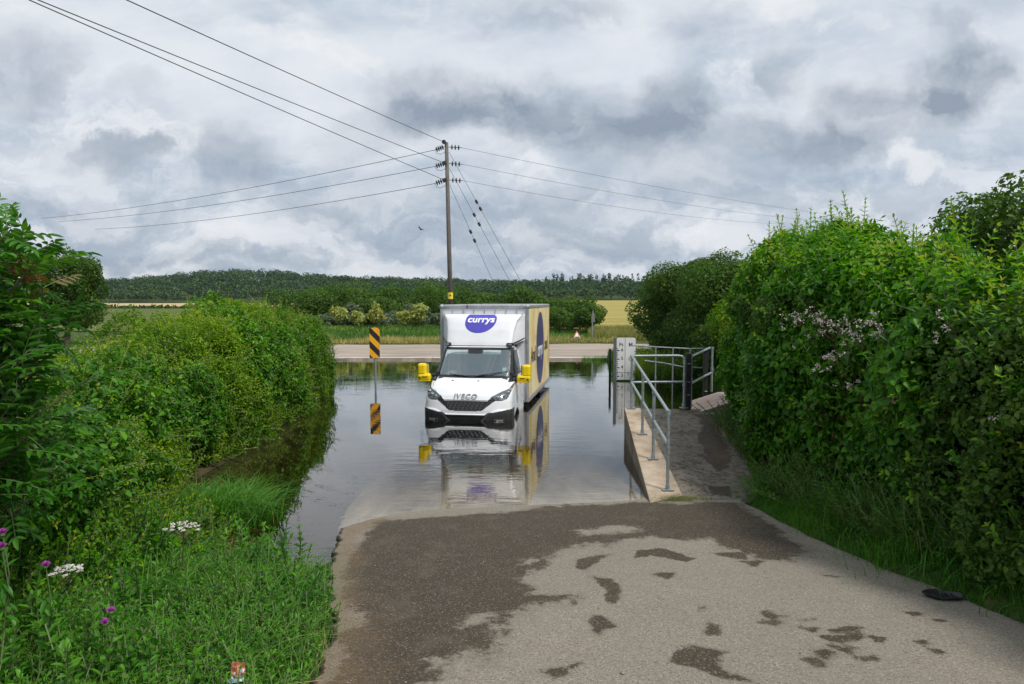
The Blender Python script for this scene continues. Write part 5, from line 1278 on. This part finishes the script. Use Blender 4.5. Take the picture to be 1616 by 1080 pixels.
# bramble and dark tangle below the left hedge
X, Y = scatter(2600, -5.0, -3.1, 3.8, 9.6, lambda X, Y: (sdf_poly(X, Y, SHORE) < -.02) & (X < -2.9 - .32 * np.abs(Y - 7.2))); n = len(X); P = np.stack([X, Y, gz(X, Y)], 1); D = nrm(np.array([.3, -.3, .8]) + rng.normal(size=(n, 3)) * .45); k = Y < 6.6
tg = empty('undergrowth', (0, 0, 0)); tag(tg, 'dark tangle of bramble and olive herbs between the left bank and hedge', 'undergrowth', kind='stuff')
shoots('undergrowth', P[k], D[k], (.25 + .45 * rng.random(n))[k], M['leaf_right'], tg, .075, .06, .62, var=-.05)
shoots('undergrowth', P[~k], D[~k], (.12 + .28 * rng.random(n))[~k], M['leaf_haw'], tg, .045, .045, .45, var=.05)
# dead stalks and brown litter at the water edge
X, Y = scatter(1500, -4.6, -2.8, 6.9, 9.4, lambda X, Y: sdf_poly(X, Y, SHORE) < .3); n = len(X)
o = blades('reed_litter', X, Y, np.maximum(gz(X, Y), -.01), .12 + .15 * rng.random(n), np.full(n, .008), M['grass_dry'], lean=1.6); tag(o, 'brown dead stalks lying at the water margin', kind='stuff')
# reed tussock in the stream
ts = empty('reed_tussock', (-3.7, 8.6, -.05)); tag(ts, 'arching clump of bright green reeds at the stream edge', 'reeds')
X = -3.70 + rng.normal(size=1500) * .26; Y = 8.6 + rng.normal(size=1500) * .28; n = len(X)
o = blades('blades', X, Y, np.full(n, -.02), .42 + .34 * rng.random(n), .014 + .009 * rng.random(n), M['grass'], ts, lean=.95, dirb=np.array([.55, -.25, 0]), var=.06, seg=6)
world_children(ts)
# right verge
def rv_(X, Y): 
    e = X - xr(np.minimum(Y, 9.85)) ; return (e > -.03 + .06 * fbm(np.stack([X * 4, Y * 4, 0 * X], 1), 2, 3)) & (Y < 10.6)
X, Y = scatter(52000, 3.2, 4.9, 3.2, 10.6, lambda X, Y: rv_(X, Y) & (X < 4.6)); n = len(X); cl = fbm(np.stack([X * 2.2, Y * 2.2, 0 * X], 1), 3, 18); ed = X - xr(np.minimum(Y, 9.85))
h_ = (.08 + .12 * rng.random(n)) * (1 + .6 * cl) * np.clip(.55 + ed * 1.8, .5, 1.6)
o = blades('grass', X, Y, gz(X, Y) - .01, h_, .005 + .004 * rng.random(n), M['grass'], lean=.8, var=cl * .4 - .02); tag(o, 'rough grass verge along the right edge of the road', kind='stuff')
# long grass clumps on the right verge
for k, (x, y, r_, lab) in enumerate([(3.75, 9.6, .2, 'long grass tuft nearest the footpath on the right verge'), (4.05, 6.55, .34, 'broad clump of long blue-green grass below the right hedge'), (3.85, 7.9, .22, 'smaller grass clump midway along the right verge'), (4.35, 5.6, .26, 'grass clump near the black plastic tray')]):
    t = empty('grass_clump', (x, y, float(gz(np.array([x]), np.array([y]))[0]))); tag(t, lab, 'grass clump', 'grass clumps on the right verge'); n = 700
    X = x + rng.normal(size=n) * r_; Y = y + rng.normal(size=n) * r_
    blades('blades', X, Y, gz(X, Y), .28 + .25 * rng.random(n), .007 + .005 * rng.random(n), M['grass'], t, lean=.9, dirb=np.array([-.35, -.2, 0]), var=.12, seg=5); world_children(t)
X, Y = scatter(3000, 3.45, 4.7, 3.6, 13.5, lambda X, Y: (X > np.where(Y < 10, xr(np.minimum(Y, 9.85)) + .28, 3.78 + .05 * (Y - 10)))); n = len(X); zb_ = np.where(Y > 10, path_z(Y), gz(X, Y)); P = np.stack([X, Y, zb_], 1); D = nrm(np.array([-.3, 0, 1.]) + rng.normal(size=(n, 3)) * .35)
fr2 = empty('undergrowth', (0, 0, 0)); tag(fr2, 'weeds and bramble shoots at the foot of the right hedge', 'undergrowth', kind='stuff')
k = rng.random(n) < .6
shoots('undergrowth', P[k], D[k], (.15 + .4 * rng.random(n))[k], M['weed'], fr2, .06, .05, .45, var=-.08)
shoots('undergrowth', P[~k], D[~k], (.15 + .5 * rng.random(n))[~k], M['leaf_haw'], fr2, .06, .055, .5, var=-.05)
X, Y = scatter(1100, 3.6, 4.5, 3.6, 13, lambda X, Y: X > np.where(Y < 10, xr(np.minimum(Y, 9.85)) + .2, 3.75)); n = len(X)
o = blades('dry_stalks', X, Y, np.where(Y > 10, path_z(Y), gz(X, Y)), .15 + .45 * rng.random(n), np.full(n, .006), M['grass_dry'], lean=1.0, dirb=np.array([-.5, 0, 0])); tag(o, 'bleached dry stalks under the right hedge', kind='stuff')
# far verge and bank grass
X, Y = scatter(60000, -24, 6.2, 39.6, 50, lambda X, Y: Y > 39.4 + np.interp(X, [-20, 0, 5, 9], [0, .2, 1.0, 1.4])); n = len(X); cl = fbm(np.stack([X * .5, Y * .9, 0 * X], 1), 3, 28); dry = (Y < 42.0 + cl * 2.8) | (rng.random(n) < .12)
for nm, k, mt, lab in (('grass', ~dry, 'grass', 'green grass bank beyond the far road'), ('grass', dry, 'grass_dry', 'dry yellowish grass along the edge of the far road')):
    o = blades(nm, X[k], Y[k], land(X[k], Y[k]), (.10 + .28 * rng.random(k.sum())) * (1 + .8 * cl[k]), np.full(k.sum(), .03), M[mt], lean=.7, var=cl[k] * .5 - .05 + .3 * (rng.random(k.sum()) < .12), seg=3); tag(o, lab, kind='stuff')
X, Y = scatter(15000, 4.8, 12, 42.0, 50, lambda X, Y: X > 5.0); n = len(X)
o = blades('grass', X, Y, land(X, Y), .35 + .45 * rng.random(n), np.full(n, .03), M['grass_dry'], lean=.5, seg=3, var=-.2); tag(o, 'tall seeding grass in front of the barley field', kind='stuff')
# bank across the stream, and the islet left of the gauge
X, Y = scatter(60000, 3.3, 8.5, 15.5, 33, lambda X, Y: (sdf_poly(X, Y, SHORE) < -.02)); n = len(X); cl = fbm(np.stack([X, Y, 0 * X], 1), 3, 38)
o = blades('grass', X, Y, gz(X, Y), .14 + .26 * rng.random(n), np.full(n, .016), M['grass'], lean=.7, var=cl * .2 + .02, seg=3); tag(o, 'weedy green bank across the stream behind the rails', kind='stuff')
X, Y = scatter(1500, 4.0, 7.5, 22.3, 27, lambda X, Y: (sdf_poly(X, Y, SHORE) < -.05)); n = len(X); P = np.stack([X, Y, gz(X, Y)], 1)
bw_ = empty('weeds', (0, 0, 0)); tag(bw_, 'leafy weeds on the bank behind the handrails', 'weeds', kind='stuff')
shoots('weeds', P, nrm(np.array([0, 0, 1.]) + rng.normal(size=(n, 3)) * .25), .25 + .5 * rng.random(n), M['leaf_left'], bw_, .09, .07, .45)

# --- wild flowers
def umbel(name, label, head, foot, r_, mat):
    t = empty(name, foot); tag(t, label, 'flower', 'white umbel flowers on the near left bank'); f = Vector(foot); hd = Vector(head) - f; m = MB()
    mid = hd * .55 + Vector((.0, .0, .0)); m.tube([(0, 0, 0), mid, hd - Vector((0, 0, .10))], [.007, .006, .005], 6); pts = []
    for k in range(15):
        a = k * 2.4; rr = r_ * math.sqrt((k + .5) / 15); c = hd + Vector((rr * math.cos(a), rr * math.sin(a), .012 * (1 - (rr / r_) ** 2) * 2 + random.uniform(-.008, .008))); m.tube([hd - Vector((0, 0, .10)), c - Vector((0, 0, .006))], .0016, 4); pts.append(c)
    m.build('stalk', M['stem_red'], t, fixn=False); P = []
    for c in pts:
        for _ in range(38): d = rdir(1)[0]; d[2] = abs(d[2]) * .6; P.append(np.array(c) + d * .019 * rng.random() ** .4)
    P = np.array(P); foliage('flower_head', P, np.tile([0, 0, 1.], (len(P), 1)), .0105, mat, t, .9, up=1.0, droop=0)
    return t
def place_head(px, py, d): return at_y(px, py, d)
h1 = place_head(289, 834, 5.7); umbel('umbel_flower', 'white umbel flower head standing in front of the reed tussock', h1, (h1[0] - .05, h1[1] + .05, .25), .145, M['petal'])
h1 = place_head(106, 903, 4.4); umbel('umbel_flower', 'domed creamy umbel flower head at the far left', h1, (h1[0] - .28, h1[1] + .1, .55), .10, M['petal'])
def thistle(label, head, foot):
    t = empty('thistle', foot); tag(t, label, 'thistle', 'purple thistles on the near left bank'); f = Vector(foot); hd = Vector(head) - f; m = MB(); m.tube([(0, 0, 0), hd * .5 + Vector((.03, 0, 0)), hd], [.004, .003, .003], 6); m.sphere(hd - Vector((0, 0, .006)), .014, 8); m.build('stalk', M['stem'], t, fixn=False)
    n = 90; d = rdir(n); d[:, 2] = np.abs(d[:, 2]) + .35; P = np.tile(np.array(hd), (n, 1)); V, Fc = leaf_geo(P, d, rdir(n), np.full(n, .030), np.full(n, .005)); npmesh('flower_head', V, Fc, M['thistle'], t)
    for q_ in range(8): P = (np.array(hd) * (.15 + .1 * q_))[None]; V, Fc = leaf_geo(P, rdir(1), np.array([[0, 0, 1.]]), np.full(1, .09), np.full(1, .03)); npmesh('leaf', V, Fc, M['weed'], t, attrs={'var': np.full(6, .5)})
for (px, py, d, lab) in ((4, 842, 3.6, 'upper purple thistle head at the left edge of the picture'), (3, 864, 3.6, 'lower purple thistle head at the left edge of the picture'), (165, 984, 3.8, 'single purple thistle low in the left grass'), (175, 965, 3.9, 'faded brownish thistle just above the low purple one'), (72, 893, 3.9, 'dull pink thistle beside the creamy umbel')):
    hd = at_y(px, py, d); thistle(lab, hd, (hd[0] - .03, hd[1] + .03, hd[2] - .45))

# --- small things on the ground
p = on_road(1488, 944); t = empty('plastic_tray', (p[0], p[1], p[2] + .005), R(-12)); tag(t, 'black broken plastic tray lying at the edge of the right verge', 'litter')
m = MB(); n_ = 20; ring = lambda r_, z: [(r_ * math.cos(a) * 1.25 * (1 + .05 * math.sin(3 * a)), r_ * math.sin(a) * .72, z + .006 * math.sin(4 * a)) for a in np.linspace(0, 2 * math.pi, n_, endpoint=False)]
L_ = [ring(.085, .004), ring(.10, .004), ring(.118, .032), ring(.128, .030), ring(.108, .012)]
m.add(sum(L_, []), [(j * n_ + i_, j * n_ + (i_ + 1) % n_, (j + 1) * n_ + (i_ + 1) % n_, (j + 1) * n_ + i_) for j in range(4) for i_ in range(n_)] + [tuple(range(n_))]); m.build('shell', M['ink'], t, fixn=False)
m = MB()
for k in range(5): m.box((-.08 + .04 * k, 0, .014), (.008, .11, .014))
m.build('rib', M['ink'], t)
p = at_y(375, 1058, 3.9); t = empty('litter', (p[0], p[1], p[2])); tag(t, 'crumpled red and pale blue wrapper in the grass at the bottom', 'litter')
for nm, mt, off in (('wrapper', 'litter_red', 0), ('lining', 'litter_blue', -.035)):
    m = MB(); bm = bmesh.new(); bmesh.ops.create_grid(bm, x_segments=6, y_segments=5, size=.038)
    for v in bm.verts: v.co.z = random.uniform(-.018, .018); v.co.x += random.uniform(-.006, .006); v.co.z += .25 * v.co.y
    bm.transform(Matrix.Translation((0, off * .5, off * .6)) @ Matrix.Rotation(.6, 4, 'X')); m.bm(bm); m.build(nm, M[mt], t, fixn=False)
pebs = [(983, 1064, .016), (1130, 985, .006), (893, 808, .012), (560, 1010, .010), (1330, 870, .008), (760, 1050, .007), (1050, 900, .006), (1420, 1040, .007), (700, 905, .008)]
pb = empty('pebble', (0, 0, 0)); 
bpy.data.objects.remove(pb)
pl_ = ['grey pebble lying on the dry tarmac at the bottom of the picture']
for k, (px, py, r_) in enumerate(pebs[:1]):
    p = on_road(px, py); bm = bmesh.new(); bmesh.ops.create_icosphere(bm, subdivisions=2, radius=r_)
    for v in bm.verts: v.co.z *= .65; v.co *= 1 + .12 * random.uniform(-1, 1)
    m = MB(); m.bm(bm); o = m.build('pebble', M['stone'], smooth=True); o.location = (p[0], p[1], p[2] + r_ * .5); tag(o, pl_[k], 'pebble')
m = MB()
for k in range(420):
    y = random.uniform(3.2, 9.2); x = random.choice([float(xl(y)) + abs(random.gauss(0, .25)), float(xr(y)) - abs(random.gauss(0, .25)), random.uniform(-1, 3)]); r_ = random.uniform(.0025, .008)
    bm = bmesh.new(); bmesh.ops.create_icosphere(bm, subdivisions=1, radius=r_); bm.transform(Matrix.Translation((x, y, float(road_z(x, y)) + r_ * .4)) @ Matrix.Diagonal((1.2, 1, .6, 1))); m.bm(bm)
tag(m.build('gravel', M['stone'], fixn=False), 'loose grit scattered on the tarmac', kind='stuff')
# washed-up weed at the tip of the wall
X = 2.32 + rng.normal(size=420) * .16; Y = 9.62 + rng.normal(size=420) * .05; n = len(X)
o = blades('debris', X, Y, np.full(n, .02), .05 + .07 * rng.random(n), np.full(n, .006), M['grass_dry'], lean=2.0, var=-.3, seg=3); tag(o, 'washed-up weed and straw at the near tip of the wall', kind='stuff')

# --- forest on the hills
n = 4300; Yf = 402 + 330 * rng.random(n) ** 1.1; pxf = rng.uniform(-500, 1900, n); Xf = (pxf - 808) / F * Yf
ff = rng.random(n) < 1.0; Zf = land(Xf, Yf); rr = 4.4 + 4.0 * rng.random(n) ** 1.5
edge_ = np.minimum(1, .62 + (Yf - 402) / 120)
con = (pxf > 860) & (pxf < 1060) & (rng.random(n) < .5) & (Yf > 560)
nc = 95; k = np.repeat(np.arange(n), nc); d = rdir(n * nc); d[:, 2] = np.abs(d[:, 2]) * 1.0 - .15; lob = 1 + .22 * fbm(np.stack([k * 3.1, d[:, 0] * 2.2, d[:, 1] * 2.2 + d[:, 2] * 1.7], 1), 2, 3)
Hh = (8.2 + 5.0 * rng.random(n)) * edge_
P = np.stack([Xf[k], Yf[k], Zf[k] + (Hh * .5)[k]], 1) + d * np.stack([rr[k], rr[k], (Hh * .52)[k]], 1) * lob[:, None]
cc = con[k]; t_ = rng.random(n * nc); a_ = rng.random(n * nc) * 6.283; cr = (1 - t_) * 2.4
P[cc] = np.stack([Xf[k] + cr * np.cos(a_), Yf[k] + cr * np.sin(a_), Zf[k] + t_ * (Hh[k] + 4.0)], 1)[cc]
var = np.repeat(rng.random(n) * .9 - .45, nc)
fo = foliage('forest', P, nrm(d), 1.15, M['forest'], None, .75, var=var - .25 * cc, droop=.1); tag(fo, 'wooded hills along the horizon', kind='stuff')
# darker hedge line at the foot of the stubble field
X = rng.uniform(-170, -60, 9000); Y = 150 + rng.normal(size=9000) * 1.2; Z = land(X, Y) + rng.random(9000) * .45
P = np.stack([X, Y, Z], 1); o = foliage('field_hedge', P, rdir(9000), .5, M['forest'], None, .7); tag(o, 'low dark hedge line in front of the stubble field', 'hedge')

# thin summer air between the ford and the wooded hills
m_ = bpy.data.materials.new('haze'); m_.use_nodes = True; t_ = NT(m_.node_tree)
pv = t_.n('ShaderNodeVolumePrincipled', {'Color': (.82, .88, .96, 1), 'Density': .00008, 'Anisotropy': .3}); t_.n('ShaderNodeOutputMaterial', {1: pv.outputs[0]})
m = MB(); m.box((0, 1750, 40), (4400, 4800, 100)); hz_ = m.build('haze', m_); tag(hz_, kind='stuff')
